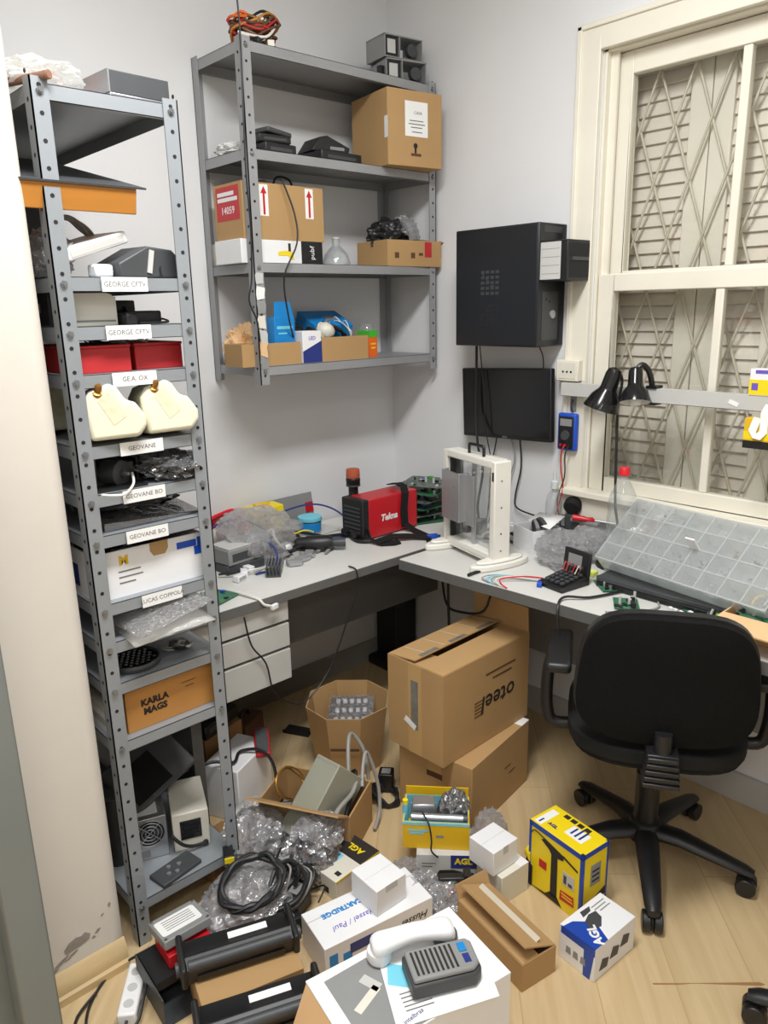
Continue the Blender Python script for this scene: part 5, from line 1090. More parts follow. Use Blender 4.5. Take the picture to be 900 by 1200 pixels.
# octagonal carton
t = thing('octagonal_carton', 'eight-sided open carton holding wrapped remote controls', 'box', (-.775, -.565, 0), 0)
P = [(.155*math.cos(R(22.5+45*k)), .15*math.sin(R(22.5+45*k))) for k in range(8)]; q = B(); hh = .245
o_ = []; 
for sc, z in ((.80, 0), (1.02, hh)): o_.append([q.bm.verts.new((p[0]*sc, p[1]*sc, z)) for p in P])
i_ = [[q.bm.verts.new((p[0]*sc*.972, p[1]*sc*.972, z)) for p in P] for sc, z in ((.80, .004), (1.02, hh))]
q.skin(o_[0], o_[1], False); q.skin(i_[1], i_[0], False); q.skin(o_[1], i_[1], False); q._f(o_[0][::-1]); q._f(i_[0]); q.obj('body', 'card', t)
B().box(-.05, .05, -.0004, .0004, .12, .13, RT((-.10, -.098, 0), 0, 0, -45)).obj('print_line', 'ink_brown', t)
for k in range(4):
    r_ = thing('remote_control', ['front remote control wrapped in bubble film in the octagonal carton', 'second wrapped remote control in the octagonal carton', 'third wrapped remote control in the octagonal carton', 'rearmost wrapped remote control in the octagonal carton'][k], 'remote control', (-.815+.033*k, -.615+.033*k, .155+.010*k), -42, 'wrapped remote controls in the octagonal carton', rx=38)
    B().box(-.075, .075, -.018, .018, 0, .016).obj('body', 'grey_dark', r_, bevel=.004)
    for i in range(5): B().cb((-.05+.025*i, 0, .018), (.014, .018, .004)).obj('button', 'white', r_, bevel=.001)
    B().box(-.082, .082, -.024, .024, -.004, .0215).obj('bubble_sleeve', 'bubble', r_, bevel=.006)
t = thing('black_mat', 'flat black plastic tray lying on floor left of the octagonal carton', 'tray', (-.80, -.28, 0), -62); B().box(-.055, .055, -.028, .028, 0, .008).obj('base', 'black', t, bevel=.002); B().box(-.055, .055, -.028, -.024, .008, .014).obj('lip', 'black', t)
t = thing('leather_shoe_case', 'small brown and black case on the floor behind the tall rack', 'case', (-1.0, -.22, 0), 30); B().box(-.07, .07, -.045, .045, 0, .12).obj('body', 'ink_brown', t, bevel=.008); B().tube([(-.03, 0, .12), (-.02, 0, .145), (.02, 0, .145), (.03, 0, .12)], .006, 7).obj('handle', 'black', t)
t = carton('brown_box', 'brown carton standing on the floor behind the rack, right of the regulator', 'box', (-1.19, -.30, 0), 15, .18, .14, .20, 'card_dark')
t = thing('black_printer_unit', 'black device on top of the brown carton behind the rack', 'device', (-1.19, -.30, .201), 22); B().box(-.09, .09, -.06, .06, 0, .05).obj('body', 'black', t, bevel=.005); B().box(-.07, .04, -.0606, -.06, .015, .035).obj('front_strip', 'grey_dark', t)
# open carton with the grey case
t = open_carton('open_carton', 'low open brown carton with a grey metal case and cables inside', 'box', (-1.105, -.80, 0), 29, .19, .30, .15, 'card', [('-x', .10, 55)], th=.005)
B().box(.0952, .0958, -.15, .15, .0, .15).obj('yellow_side', 'yellow_deep', t)
t = thing('grey_metal_case', 'pale grey-green metal case tilted in the low open carton', 'case', (-1.115, -.855, .145), 6, ry=46, rx=0)
B().box(-.075, .075, -.048, .048, -.13, .11).obj('shell', 'case_green', t, bevel=.003); B().box(-.0758, -.075, -.046, .046, .100, .102).obj('side_seam', 'grey', t)
for k in range(5):
    cable('cable_loop', ['thick grey cable loop rising at right of the low carton', 'second grey cable loop hanging over the yellow side', 'black cable lying in the low open carton', 'grey cable running across the front of low carton', 'brass coloured wire loop in the low carton'][k], 'cable', [
        [(-1.02, -.86, .15), (-.97, -.80, .24), (-.93, -.77, .26), (-.905, -.80, .20), (-.92, -.84, .10), (-.95, -.87, .03)], [(-1.0, -.90, .16), (-.96, -.86, .20), (-.925, -.84, .22), (-.91, -.87, .12), (-.93, -.90, .04), (-.98, -.93, .01)],
        [(-1.10, -.93, .10), (-1.05, -.90, .14), (-1.0, -.86, .15), (-.97, -.83, .17), (-1.0, -.80, .12)], [(-1.20, -.97, .13), (-1.13, -.94, .162), (-1.05, -.91, .165), (-1.0, -.88, .18), (-.96, -.86, .15)], coil((-1.15, -.72, .15), .05, 2.5, .004, .15, (50, 10, 0), seed=2)][k], [.0065, .006, .006, .007, .0025][k], ['cable_grey', 'cable_grey', 'cable', 'cable_grey', 'brass'][k])
adapter('adapter', 'black adapter block lying at left in the low open carton', (-1.185, -.75, .006), 25, .06, .05, .11)
t = thing('cordless_handset', 'grey handset with dark red rim on rack-side floor clutter', 'handset', (-1.115, -.52, .19), 60, ry=-20); B().box(-.06, .06, -.026, .026, 0, .022).obj('rim', 'redbox', t, bevel=.012, seg=3); B().box(-.05, .05, -.02, .02, .0225, .025).obj('face', 'grey_dark', t, bevel=.002)
tag(B().cb((0, 0, .095), (.20, .13, .19)).obj('white_panel_box', 'white', loc=(-1.20, -.50, 0), bevel=.004), 'white plastic box beside the rack post under the handset', 'box')
bpy.data.objects['white_panel_box'].rotation_euler[2] = R(25)
cable('wound_lead', 'black cord winding over the white box by the rack post', 'cord', [(-1.40, -.50, .20), (-1.31, -.53, .215), (-1.25, -.56, .20), (-1.20, -.52, .2), (-1.15, -.57, .205), (-1.13, -.61, .15), (-1.16, -.66, .06)], .0055, 'cable')
cable('cable_heap', 'black cable heap on the floor left of the lower carton', 'cable', coil((-.845, -.83, .006), .045, 5, .006, .25, (15, 10, 0), seed=6), .006, 'cable')
adapter('adapter', 'black adapter block standing by the floor cable heap', (-.80, -.79, 0), 40, .05, .05, .07)
# boxes in the front right
t = carton('grey_branded_carton', 'grey and white carton with navy corner under the yellow open carton', 'box', (-.937, -1.198, 0), -46, .17, .12, .098, 'grey_light', tape=None)
B().box(.012, .0852, .055, .0982, 0, .0006, front(0, -.0602, 0)).obj('navy_corner', 'navy', t); text('AGL', .026, 'yellow', t, front(.048, -.0612, .078), bold=.001)
q = B(); M = front(.0, -.0604, .036); q.prism([(-.03, -.008), (.045, -.012), (.045, .008), (.02, .014), (-.02, .012)], 0, .0006, M); q.obj('tool_picture', 'ink', t); lines(t, [(-.07, -.03, .07), (-.07, -.04, .06)], 'ink_grey', front(0, -.0604, 0), h=.003)
t = open_carton('yellow_open_carton', 'yellow carton with light blue inside, open and full of gadgets', 'box', (-.935, -1.158, .0985), -48, .19, .13, .085, 'yellow_deep', [('+y', .03, 0)])
q = B(); e = .0042; q.box(-.095+e, .095-e, -.065+e, -.065+e+.001, .005, .087); q.box(-.095+e, .095-e, .065-e-.001, .065-e, .005, .087); q.box(-.095+e, -.095+e+.001, -.06, .06, .005, .087); q.box(.095-e-.001, .095-e, -.06, .06, .005, .087); q.box(-.096, .096, -.066, -.0652, .078, .0862); q.box(-.096, -.0952, -.066, .066, .078, .0862); q.obj('blue_lining', 'cyan', t)
lines(t, [(-.08, -.02, .06), (-.075, -.035, .05)], 'cyan', front(0, -.0654, 0), h=.006); lines(t, [(.0, .022, .042)], 'grey', front(0, -.0654, 0), h=.008)
zc = .0985
t = thing('metal_tube', 'shiny silver tube lying along the front of the yellow carton', 'tube', (-.962, -1.192, zc+.075), -48); B().cyl((-.078, 0, .012), (.07, 0, .012), .0115, n=18).obj('tube', 'silver', t); B().cyl((.07, 0, .012), (.083, 0, .012), .0125, n=18).obj('end_cap', 'grey_dark', t)
t = thing('metal_block', 'silver gearbox block standing in the yellow carton', 'block', (-.955, -1.135, zc+.006), -44); B().box(-.04, .025, -.02, .025, 0, .105).obj('body', 'silver', t, bevel=.003); B().box(-.045, .03, -.005, .0, .03, .10).obj('flange', 'grey', t); B().cyl((0, -.026, .07), (0, -.02, .07), .012).obj('shaft', 'grey_dark', t)
sack('black_pouch', 'dark plastic pouch bulging out of the yellow carton', 'pouch', (-.885, -1.18, zc+.006), (.046, .042, .066), 'antistatic', 88, amp=.25)
cable('lanyard', 'thin dark cord hanging over the front of the yellow carton', 'cord', [(-1.00, -1.165, zc+.11), (-1.01, -1.20, zc+.095), (-1.012, -1.212, zc+.05), (-1.016, -1.215, zc+.02), (-1.00, -1.225, zc-.005)], .0025, 'cable')
t = thing('pen_tube', 'light blue tube with yellow tip standing at left inside the yellow carton', 'tube', (-1.01, -1.105, zc+.005)); B().cyl((0, 0, 0), (0, 0, .11), .0085, n=14).obj('tube', 'cyan', t); B().cyl((0, 0, .11), (0, 0, .122), .008, n=14).obj('tip', 'yellow', t)
c, th, w_, d_, h_ = fit(.092, (578, 1027), (578.5, 1000), (552, 981), (604.6, 981))
carton('white_carton', 'plain white carton standing on a pale carton near the yellow tool box', 'box', (c.x, c.y, .0925), -3, .098, .092, .074, 'white', tape=None)
o = bpy.data.objects['white_carton']; B().box(-.049, .049, .0, .001, .074, .0745).obj('lid_seam', 'grey_light', o); B().box(-.01, .01, -.0464, -.046, .05, .0742).obj('tuck_tab', 'grey_light', o)
t = carton('pale_carton', 'pale carton with open white tuck flap under the plain white carton', 'box', (c.x+.02, c.y-.018, 0), -6, .105, .10, .09, 'offwhite', tape=None); B().box(.02, .0525, -.05, .05, .09, .0912).obj('tuck_flap', 'white', t)
sack('purple_bag', 'clear bag with a purple item, behind the plain white carton', 'bag', (-.82, -1.262, .0), (.05, .045, .085), 'bubble', 91, amp=.35)
t = thing('purple_reel', 'purple reel inside the clear bag behind the white carton', 'reel', (-.835, -1.262, .07), -40, rx=70); B().lathe([(.018, 0), (.034, 0), (.034, .006), (.028, .008), (.028, .022), (.034, .024), (.034, .03), (.018, .03)], 22, cap=False).obj('reel', 'purple', t); B().lathe([(.0, .031), (.016, .031), (.016, .034), (0, .034)], 18, cap=False).obj('hub', 'white', t)
t = thing('tape_measure', 'yellow and black tape tool standing right of the white cartons', 'tool', (-.79, -1.40, 0), -30); B().box(-.016, .016, -.02, .02, 0, .07).obj('body', 'black', t, bevel=.005); B().lathe([(.012, -.012), (.022, -.012), (.022, .012), (.012, .012)], 20, RT((0, 0, .092), 90, 0, 0), cap=False).obj('reel', 'yellow', t)
c, th, w_, d_, h_ = fit(0, (684, 1079), (686, 1000), (622.6, 957), (715.6, 981))
t = carton('yellow_tool_carton', 'tall yellow and blue tool carton with black tool picture', 'box', (c.x-.012, c.y-.004, 0), -7, w_, d_, h_, 'yellow', tape=None); w2, d2 = w_/2, d_/2
q = B(); e = .0007
q.box(-w2-e, w2+e, -d2-e, -d2, h_-.016, h_); q.box(-w2-e, -w2, -d2, d2+e, h_-.016, h_); q.box(-w2-e, -w2+.008, -d2-e, -d2+.008, 0, h_); q.box(w2-.006, w2+e, -d2-e, -d2+.006, 0, h_); q.box(-w2-e, -w2, d2-.008, d2+e, 0, h_); q.obj('blue_edge', 'blue_print', t)
M = leftf(-w2-.0006, 0, 0)
q = B(); q.prism([(-.012, .02), (.012, .02), (.010, .15), (.03, .155), (.032, .17), (-.035, .185), (-.05, .175), (-.02, .16), (-.012, .15)], 0, .0006, M); q.prism([(-.085, .005), (.03, .005), (.012, .028), (-.012, .03), (-.03, .012)], 0, .0006, M); q.prism([(.03, .165), (.08, .15), (.08, .156), (.03, .172)], 0, .0006, M); q.tube([M @ Vector((.02*0-.015, .178, .0008)), M @ Vector((-.07, .19, .0008)), M @ Vector((-.085, .178, .0008))], .0016, 5); q.obj('tool_picture', 'ink', t)
B().prism([(.022, .03), (.072, .035), (.07, .065), (.024, .06)], 0, .0007, M).obj('red_patch', 'red', t); B().prism([(-.055, .085), (-.028, .085), (-.028, .11), (-.055, .11)], 0, .0007, M).obj('red_patch', 'red', t)
lines(t, [(.028, .066, .054), (.03, .068, .045)], 'yellow', M @ RT((0, 0, .0004)), h=.004)
B().box(.03, .07, .085, .125, 0, .0006, M).obj('photo_panel', 'grey_light', t); B().box(.034, .044, .09, .115, 0, .001, M).obj('photo_detail', 'grey_dark', t); B().box(.05, .064, .09, .10, 0, .001, M).obj('photo_detail', 'grey_dark', t)
B().box(-.018, .022, .10, .165, 0, .0006, front(0, -d2-.0006, 0)).obj('side_panel', 'grey', t); lines(t, [(-.012, .016, .145), (-.012, .016, .13), (-.012, .016, .115)], 'ink', front(0, -d2-.0012, 0), h=.006); B().prism([(-.04, .035), (.045, .05), (.045, .075), (-.02, .05)], 0, .0006, front(0, -d2-.0006, 0)).obj('black_swoosh', 'ink', t)
B().box(-.02, .022, -.06, .0, h_, h_+.0006).obj('white_label', 'paper', t); B().box(-w2+.006, .03, .06, .084, h_, h_+.0006).obj('white_label', 'paper', t)
lines(t, [(-.012, .028, -.045), (-.012, .028, -.03), (-.01, .02, -.015)], 'navy', topf(0, 0, h_+.0007), h=.006)
q = B(); 
for k in range(4): q.box(.028, .043, -.045+.024*k, -.027+.024*k, h_, h_+.0008)
q.obj('icon_row', 'ink', t); lines(t, [(-w2+.012, -w2+.032, .072)], 'navy', topf(0, 0, h_+.0007), h=.005); text('AGL', .016, 'navy', t, topf(-w2+.028, .036, h_+.0008, -90), bold=.0006)
c, th, w_, d_, h_ = fit(0, (685, 1144.6), (688, 1106.7), (649.4, 1074), (734.5, 1067))
t = carton('white_blue_carton', 'white and blue carton with tool pictures in front of the yellow tool carton', 'box', (c.x-.002, c.y-.022, 0), -4, w_, d_, h_, 'white', tape=None); w2, d2 = w_/2, d_/2
q = B(); q.prism([(-w2, -d2), (-w2+.05, -d2), (-.01, -.0), (-w2+.03, d2*.7), (-w2, d2*.8)], h_, h_+.0006); q.box(-w2-.0006, -w2, -d2, d2*.9, h_*.78, h_); q.prism([(-.02, 0), (.0, 0), (.012, h_), (-.02, h_)], 0, .0006, leftf(-w2-.0002, -d2+.012, 0)); q.obj('blue_print', 'blue_print', t)
text('AGL', .032, 'white', t, topf(-.045, -.026, h_+.0008, 60), bold=.0014)
q = B(); M = topf(-.01, .012, h_); q.prism([(-.03, -.02), (.0, -.03), (.025, -.012), (.03, .01), (.005, .014), (-.02, .005)], 0, .0008, M); q.prism([(-.012, .016), (.02, .018), (.03, .03), (-.005, .032)], 0, .0008, M); q.obj('tool_picture', 'grey_dark', t)
for k in range(3):
    q = B(); M = front(-.045+.042*k, -d2-.0002, h_*(.35+.1*k)); q.prism([(-.018, -.012), (.014, -.016), (.02, .008), (-.006, .018)], 0, .0007, M); q.obj('tool_picture', 'grey_dark', t)
lines(t, [(.02, .07, .035), (.02, .065, .025), (.03, .07, .015)], 'grey', topf(0, 0, h_+.0003), h=.003)
for k in range(3): B().prism([(-.008, 0), (.008, 0), (.006, .02), (-.006, .02)], 0, .0007, leftf(-w2-.0002, -.02+.022*k, h_*.3)).obj('tool_picture', 'grey', t)
# brown long carton with torn lid
t = open_carton('long_brown_carton', 'long brown carton lying with its lid pushed open, beside the phone carton', 'box', (-1.035, -1.495, 0), 80, .25, .11, .08, 'card', [('-y', .108, -66), ('+y', .05, -86), ('+x', .04, 25)])
B().box(-.11, .11, -.012, .012, 0, .0006, RT((0, -.005, .105), -24)).obj('tape', 'tape_pale', t)
# toner carton and white carton on it
c, th, w_, d_, h_ = fit(0, (379, 1147), (378, 1110), (357, 1073), (503, 1047)); CH = h_
t = carton('white_cartridge_carton', 'long white toner carton with blue lettering lying in front of the pile', 'box', (c.x, c.y, 0), -11, w_, d_+.02, h_, 'white', tape=None); w2, d2 = w_/2, d_/2+.01
text('CARTRIDGE', .022, 'blue_bright', t, topf(-w2+.10, .028, h_+.0005, 180), bold=.0008); text('Hassel / Paul', .024, 'purple', t, topf(-w2+.11, -.022, h_+.0005, 180), shear=.3, name='hand_writing')
q = B(); M = front(0, -d2-.0002, 0); q.box(-w2+.012, -w2+.035, h_*.25, h_*.72, 0, .0006, M); q.box(-w2+.05, -w2+.075, h_*.25, h_*.6, 0, .0006, M); q.obj('blue_print', 'blue_bright', t); B().box(-w2+.07, -w2+.145, h_*.5, h_*.8, 0, .0007, M).obj('purple_print', 'navy', t)
text('Hussel', .03, 'ink', t, front(w2-.055, -d2-.0006, h_*.6, 180), shear=.35, name='hand_writing'); B().box(-w2, w2, .03, .031, h_, h_+.0005).obj('lid_seam', 'grey', t)
c, th, w_, d_, h_ = fit(CH+.001, (447, 1077), (448, 1048), (413, 1013), (475, 1027))
t = carton('white_cube_carton', 'plain white cube carton standing on the long white toner carton', 'box', (c.x, c.y, CH+.001), -2, .10, .105, h_, 'white', tape=None); B().box(-.05, .05, .0, .0008, h_, h_+.0005).obj('lid_seam', 'grey_light', t); B().box(-.02, .02, -.0529, -.0525, h_*.75, h_).obj('tuck_tab', 'grey_light', t)
c, th, w_, d_, h_ = fit(0, (387, 1057), (390, 1034), (365, 1004), (440, 996))
t = carton('cream_branded_carton', 'small cream carton with black and yellow end behind the white cube carton', 'box', (c.x, c.y, 0), 4, w_, d_, h_, 'offwhite', tape=None); w2, d2 = w_/2, d_/2
q = B(); q.box(w2*.1, w2+.0006, -d2-.0006, d2+.0006, 0, h_+.0006); q.obj('black_end', 'ink', t); text('AGL', .03, 'yellow', t, topf(w2*.55, -.005, h_+.0009, 90), bold=.001); text('AGL', .024, 'yellow', t, front(w2*.5, -d2-.0010, h_*.5), bold=.001)
B().box(-w2+.01, w2*.05, .0, d2-.012, h_, h_+.0006).obj('blue_window', 'cyan', t); lines(t, [(-w2+.015, w2*.0, .012+.012*k) for k in range(3)], 'navy', topf(0, 0, h_+.0008), h=.005); B().box(-w2+.02, -w2+.035, -d2+.012, -d2+.03, h_, h_+.0006).obj('black_icon', 'ink', t); B().box(-w2, w2, -d2-.0007, -d2, h_-.006, h_).obj('yellow_edge', 'yellow', t); B().box(-w2-.0006, -w2, -.03, -.01, .01, .03).obj('side_icon', 'ink', t)
# red pack, clear packs
sack('red_pack', 'bright red pack behind the white cube carton', 'pack', (-1.165, -1.145, .03), (.045, .055, .038), 'red_bright', 23, amp=.2)
t = thing('battery_box', 'small white box with printed label beside the red pack', 'box', (-1.115, -1.19, .0), -50); B().box(-.04, .04, -.018, .018, 0, .075).obj('body', 'white', t, bevel=.002); lines(t, [(-.03, .03, .055), (-.03, .02, .04)], 'ink_grey', front(0, -.0182, 0), h=.004)
for k, (x, y, z, dx, dy, dz, m, sd) in enumerate(((-1.045, -1.30, 0, .055, .05, .035, 'bag', 3), (-1.09, -1.25, .0, .05, .04, .05, 'bag', 8), (-1.075, -1.165, 0, .05, .04, .04, 'bubble', 12))):
    sack('clear_pack', ['clear blister bag in front of the grey branded carton', 'clear bag between the red pack and branded carton', 'clear bubble bag behind the small printed box'][k], 'bag', (x, y, z), (dx, dy, dz), m, sd)
t = thing('black_clip_pack', 'black cable clip lying before the grey branded carton', 'clip', (-1.005, -1.30, .062), -42); B().box(-.05, .05, -.012, .012, 0, .02).obj('body', 'black', t, bevel=.004); B().box(.02, .04, -.018, .018, .004, .03).obj('lug', 'black', t)
t = thing('tag_card', 'white tag on a red band at the front of the clear bags', 'tag', (-1.01, -1.345, .001), -40, rx=-20); B().box(-.014, .014, -.001, .001, 0, .07).obj('card', 'paper', t); B().box(.014, .07, -.0008, .0008, .045, .053).box(-.05, -.014, -.0008, .0008, .045, .053).obj('band', 'red', t); lines(t, [(-.009, .009, .02+.012*k) for k in range(4)], 'ink_grey', front(0, -.0011, 0), h=.003)
# phone carton with intercom
t = open_carton('white_phone_carton', 'large white carton with an intercom lying on its closed top', 'box', (-1.437, -1.558, 0), -10.5, .37, .215, .245, 'card_pale', [('-x', .14, 158)])
B().box(-.186, .186, -.1082, .1082, .242, .2465).obj('lid', 'white', t); q = B(); e = .0008; q.box(-.185, .185, -.1075-e, -.1075, .0, .242); q.box(.185, .185+e, -.1075, .1075, 0, .242); q.obj('white_facing', 'white', t)
zt = .2466
q = B(); q.prism([(-.155, -.105), (.01, -.105), (-.05, .09), (-.155, .085)], zt, zt+.0005); q.obj('grey_photo', 'grey', t)
B().cb((-.10, .0, zt+.0008), (.07, .018, .0005), (0, 0, 25)).obj('photo_detail', 'offwhite', t); B().cb((-.075, .03, zt+.0008), (.022, .045, .0005), (0, 0, 25)).obj('photo_detail', 'grey_light', t); B().lathe([(.012, 0), (.016, 0), (.016, .0009), (.012, .0009), (.012, 0)], 20, Matrix.Translation((-.06, -.085, zt)), cap=False).obj('photo_ring', 'offwhite', t)
B().prism([(.06, .085), (.085, .085), (.105, .106), (.075, .106)], zt, zt+.0006).obj('blue_print', 'blue_bright', t)
sh = B(); sh.prism([(-.09, -.10), (.13, -.10), (.15, .04), (-.075, .06)], 0, .0012); sh = tag(sh.obj('instruction_sheet', 'paper', loc=(-1.415, -1.575, zt+.0012)), 'printed white sheet lying under the intercom on the phone carton', 'paper'); sh.rotation_euler = (0, 0, R(-24))
lines(sh, [(-.06, .0, -.03-.01*k) for k in range(5)], 'ink_grey', topf(0, 0, .0014), h=.0025); text('intelbras', .014, 'navy', sh, topf(-.05, -.085, .0015, 20)); B().prism([(-.075, .0), (-.02, -.03), (.0, .02), (-.06, .05)], .0013, .0018).obj('blue_patch', 'cyan', sh)
zs = zt+.0028
t = thing('intercom_handset', 'white intercom handset lying on the phone carton', 'handset', (-1.385, -1.518, zs), -27)
q = B(); prev = None
for i in range(13):
    u = i/12; x = -.095+.19*u; e = abs(2*u-1); ww = .022+.010*e**2; zc_ = .048-.012*e**2; hh = .014+.012*e**3
    if i in (0, 12): ww *= .65; hh *= .7
    r_ = [q.bm.verts.new((x, ww*math.copysign(abs(math.cos(R(b)))**.7, math.cos(R(b))), zc_-.006*e+hh*math.copysign(abs(math.sin(R(b)))**.7, math.sin(R(b))))) for b in range(0, 360, 24)]
    if prev: q.skin(prev, r_)
    else: q._f(r_[::-1])
    prev = r_
q._f(prev); hs = q.obj('grip', 'white', t, sub=1)
for s_ in (-1, 1): B().lathe([(0, 0), (.024, 0), (.028, .008), (.026, .026), (0, .03)], 20, Matrix.Translation((.075*s_, 0, 0)), cap=False).obj('ear_cup' if s_ < 0 else 'mouth_cup', 'white' if s_ < 0 else 'grey_dark', t)
B().tube(coil((.075, -.045, .008), .022, 3, .004, .1, (10, 0, 0), seed=2), .004, 6).obj('coiled_cord', 'grey_dark', t)
t = thing('desk_intercom', 'grey intercom base with speaker slots and blue button on the phone carton', 'intercom', (-1.388, -1.607, zs), -28, rx=-4)
q = B(); q.prism([(-.075, -.045), (.06, -.045), (.078, -.03), (.08, .03), (.07, .045), (-.075, .045)], 0, .032); q.obj('base', 'grey_dark', t, bevel=.006); B().prism([(-.07, -.041), (.058, -.041), (.073, -.028), (.075, .028), (.066, .041), (-.07, .041)], .033, .044).obj('top_shell', 'grey', t, bevel=.004)
for k in range(9): B().box(-.06+.0105*k, -.055+.0105*k, -.032, .032, .0441, .0446).obj('speaker_slot', 'ink', t)
B().box(.042, .058, .004, .028, .044, .047).obj('blue_button', 'blue_bright', t, bevel=.001); B().box(.044, .058, -.026, -.002, .044, .045).obj('display', 'navy', t)
# ------------------------------------------------------------------ front left pile
t = carton('flat_brown_carton', 'brown carton under the upper black toner cartridge', 'box', (-1.595, -1.155, 0), -16, .24, .17, .10, 'card', tape=None); B().box(-.12, .12, -.001, .001, .10, .1005).obj('lid_seam', 'card_dark', t)
t = carton('front_brown_carton', 'brown carton under the lower black toner cartridge at the photo bottom', 'box', (-1.665, -1.322, 0), -18, .26, .12, .075, 'card', tape=None); B().box(-.13, .13, -.001, .001, .075, .0755).obj('lid_seam', 'card_dark', t)
def toner(label, loc, rz, L, rx):
    t = thing('toner_cartridge', label, 'toner cartridge', loc, rz, 'black toner cartridges on the floor', rx)
    q = B(); q.prism([(-.045, 0), (.042, 0), (.05, .012), (.046, .034), (.012, .040), (-.015, .058), (-.05, .05)], -L/2, L/2, RT((0, 0, 0), 90, 0, 90)); q.obj('body', 'black', t, bevel=.003)
    B().cyl((-L/2+.012, -.038, .052), (L/2-.012, -.038, .052), .0125, n=18).obj('drum', 'grey_dark', t)
    for s_ in (-1, 1):
        q = B(); q.box(s_*L/2-.008, s_*L/2+.008, -.055, .05, -.0, .06); q.obj('end_cap', 'black', t, bevel=.006); B().cyl((s_*(L/2+.006), -.02, .03), (s_*(L/2+.016), -.02, .03), .016, n=16).obj('gear', 'grey_dark', t)
    B().box(-.02, .075, .012, .030, .0392, .0402, RT((0, 0, .0))).obj('label', 'white', t)
    B().box(-L/2+.03, L/2-.03, -.052, -.047, .012, .03).obj('rail', 'black_gloss', t); return t
toner('black toner cartridge with white label, uppermost on the brown carton', (-1.592, -1.125, .102), -21, .265, 8)
toner('black toner cartridge nearest the bottom edge of the photo', (-1.64, -1.29, .077), -22, .27, 8)
t = thing('red_blue_box', 'red and blue cartridge box under the hard drive', 'box', (-1.672, -1.0, .085), -4); B().box(-.055, .055, -.045, .045, 0, .035).obj('body', 'red', t, bevel=.002); B().box(-.01, .055, -.0456, -.045, .003, .033).obj('blue_patch', 'blue_bright', t); B().box(.0, .03, -.0462, -.0456, .01, .022).obj('white_mark', 'white', t)
t = thing('metal_rail', 'dark metal drawer shell on the floor below the hard drive', 'drawer', (-1.70, -1.0, 0), -4); B().box(-.075, .075, -.11, .06, 0, .004).box(-.075, -.072, -.11, .06, .004, .08).box(.072, .075, -.11, .06, .004, .08).box(-.075, .075, .057, .06, .004, .08).obj('shell', 'grey_dark', t); B().box(-.07, .07, -.06, .05, .06, .083).obj('insert', 'black', t)
t = thing('hard_drive', 'bare hard disk drive with white label on top of the front left pile', 'hard drive', (-1.668, -.985, .125), -2, rx=-8)
B().box(-.062, .062, -.05, .05, 0, .024).obj('case', 'grey', t, bevel=.003); q = B(); q.prism([(-.048+.008*math.cos(R(a)) if a > 90 and a < 270 else .040+.008*math.cos(R(a)), (.024 if 0 <= a < 180 else -.024)+.008*math.sin(R(a))) for a in range(0, 360, 20)], .024, .0248); q.obj('label', 'paper', t)
lines(t, [(-.04, .035, .02-.009*k) for k in range(5)], 'ink_grey', topf(0, 0, .0249), h=.002)
for x, y in ((-.055, -.043), (.055, -.043), (-.055, .043), (.055, .043)): B().cyl((x, y, .024), (x, y, .0252), .004, n=10).obj('screw', 'bolt', t)
sack('clear_bag', 'clear plastic bag under the coil of thick black cable', 'bag', (-1.46, -.955, 0), (.115, .10, .062), 'bag', 51, amp=.3)
t = B().tube(coil((-1.455, -.975, .118), .085, 5, .006, .10, (14, -10, 0), squash=.8, n=12, seed=14), .0075, 8).obj('cable_coil', 'cable'); tag(t, 'thick black cable coiled on the clear bag beside the rack', 'cable')
t = thing('cable_plug', 'black cable plug with a yellow edge at the end of coiled cable', 'connector', (-1.455, -.86, .135), 65); B().box(-.022, .03, -.014, .014, 0, .02).obj('shell', 'black', t, bevel=.003); B().box(-.026, -.022, -.013, .013, .002, .018).obj('contact_edge', 'yellow', t)
sack('grey_bag', 'grey see-through bag behind the coiled black cable', 'bag', (-1.335, -.79, .0), (.10, .085, .085), 'bag', 52, amp=.3)
sack('dark_bag', 'shiny dark plastic bag in front of the low open carton', 'bag', (-1.25, -.945, .0), (.092, .06, .075), 'antistatic', 53, amp=.4)
sack('clear_bag', 'clear crinkled bag lying over the shiny dark bag', 'bag', (-1.215, -.945, .09), (.07, .055, .045), 'bag', 54, amp=.45)
sack('white_bag', 'pale plastic bag lying between rack post and low open carton', 'bag', (-1.27, -.68, 0), (.08, .07, .06), 'bag_white', 57, amp=.3)
adapter('adapter', 'black power adapter standing at right of the coiled cable', (-1.315, -.935, .0), 35, .06, .05, .12, ry=-8)
adapter('adapter', 'black adapter leaning beside the cream branded carton', (-1.345, -1.02, .0), 20, .07, .05, .07, cord=[(.06, -.02, .03), (.05, -.06, .06), (.0, -.07, .05)])
adapter('adapter', 'black flat adapter behind the upper toner cartridge', (-1.42, -1.06, .0), -15, .09, .06, .055)
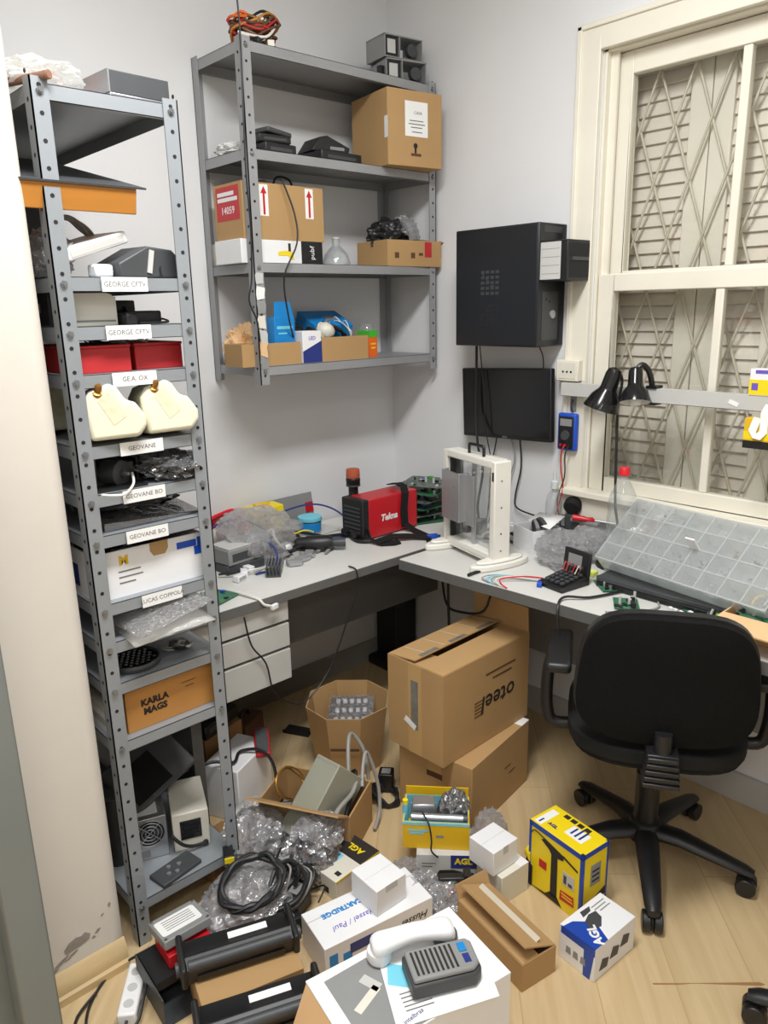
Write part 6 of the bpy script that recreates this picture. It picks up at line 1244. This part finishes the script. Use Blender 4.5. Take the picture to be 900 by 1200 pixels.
for k in range(4): cable('black_cable', ['black cable over the adapters by the cream branded carton', 'second black cable tangled over the adapters', 'thin grey cable tangled over the adapters', 'black cable running from adapters towards the toner cartridge'][k], 'cable', [(-1.44+.03*k, -1.02, .08), (-1.39+.02*k, -.985-.01*k, .125), (-1.335, -.98+.012*k, .13-.01*k), (-1.32+.01*k, -1.03, .10), (-1.38, -1.07, .085-.008*k), (-1.44, -1.05, .075)], [.006, .005, .003, .0055][k], ['cable', 'cable', 'cable_grey', 'cable'][k], 'cables over the adapters')
t = thing('brown_scrap_box', 'small dark brown carton beneath the bottom rack board', 'box', (-1.44, -.72, 0), 10); B().box(-.035, .10, -.06, .06, 0, .085).obj('body', 'card_dark', t, bevel=.002); B().box(-.03, .095, -.003, .003, .085, .0855).obj('seam', 'ink_brown', t)
# power strip on the floor by the doorway
t = thing('power_strip', 'white power strip with its black cord on floor by the wall skirting', 'power strip', (-1.80, -.975, 0), 54); B().box(-.075, .075, -.022, .022, 0, .034).obj('body', 'white', t, bevel=.005)
for k in range(3): q = B(); q.cyl((-.045+.045*k, 0, .034), (-.045+.045*k, 0, .0348), .012, n=16); q.obj('outlet', 'grey_light', t); 
B().box(-.065, -.02, -.0226, -.022, .012, .02).obj('print_line', 'ink_grey', t)
B().tube([(-.075, 0, .016), (-.11, .01, .006), (-.12, .07, .006), (-.03, .10, .006), (.07, .075, .006), (.10, .0, .03), (.05, -.03, .045), (-.04, -.035, .04), (-.10, -.02, .02), (-.13, .06, .012), (-.06, .12, .01), (.02, .09, .012)], .0035, 7).obj('cord', 'cable', t)
B().tube([(-.12, .03, .005), (-.17, .05, .005), (-.19, .0, .005), (-.15, -.04, .005), (-.11, -.02, .006)], .0035, 7).obj('cord', 'cable', t)
t = thing('black_plug', 'black mains plug lying at the end of power strip cord', 'plug', (-1.895, -1.04, 0), 30); B().box(-.02, .02, -.014, .014, 0, .022).obj('body', 'black', t, bevel=.005); B().cyl((.02, .006, .011), (.036, .006, .011), .0022, n=8).cyl((.02, -.006, .011), (.036, -.006, .011), .0022, n=8).obj('pins', 'silver', t)
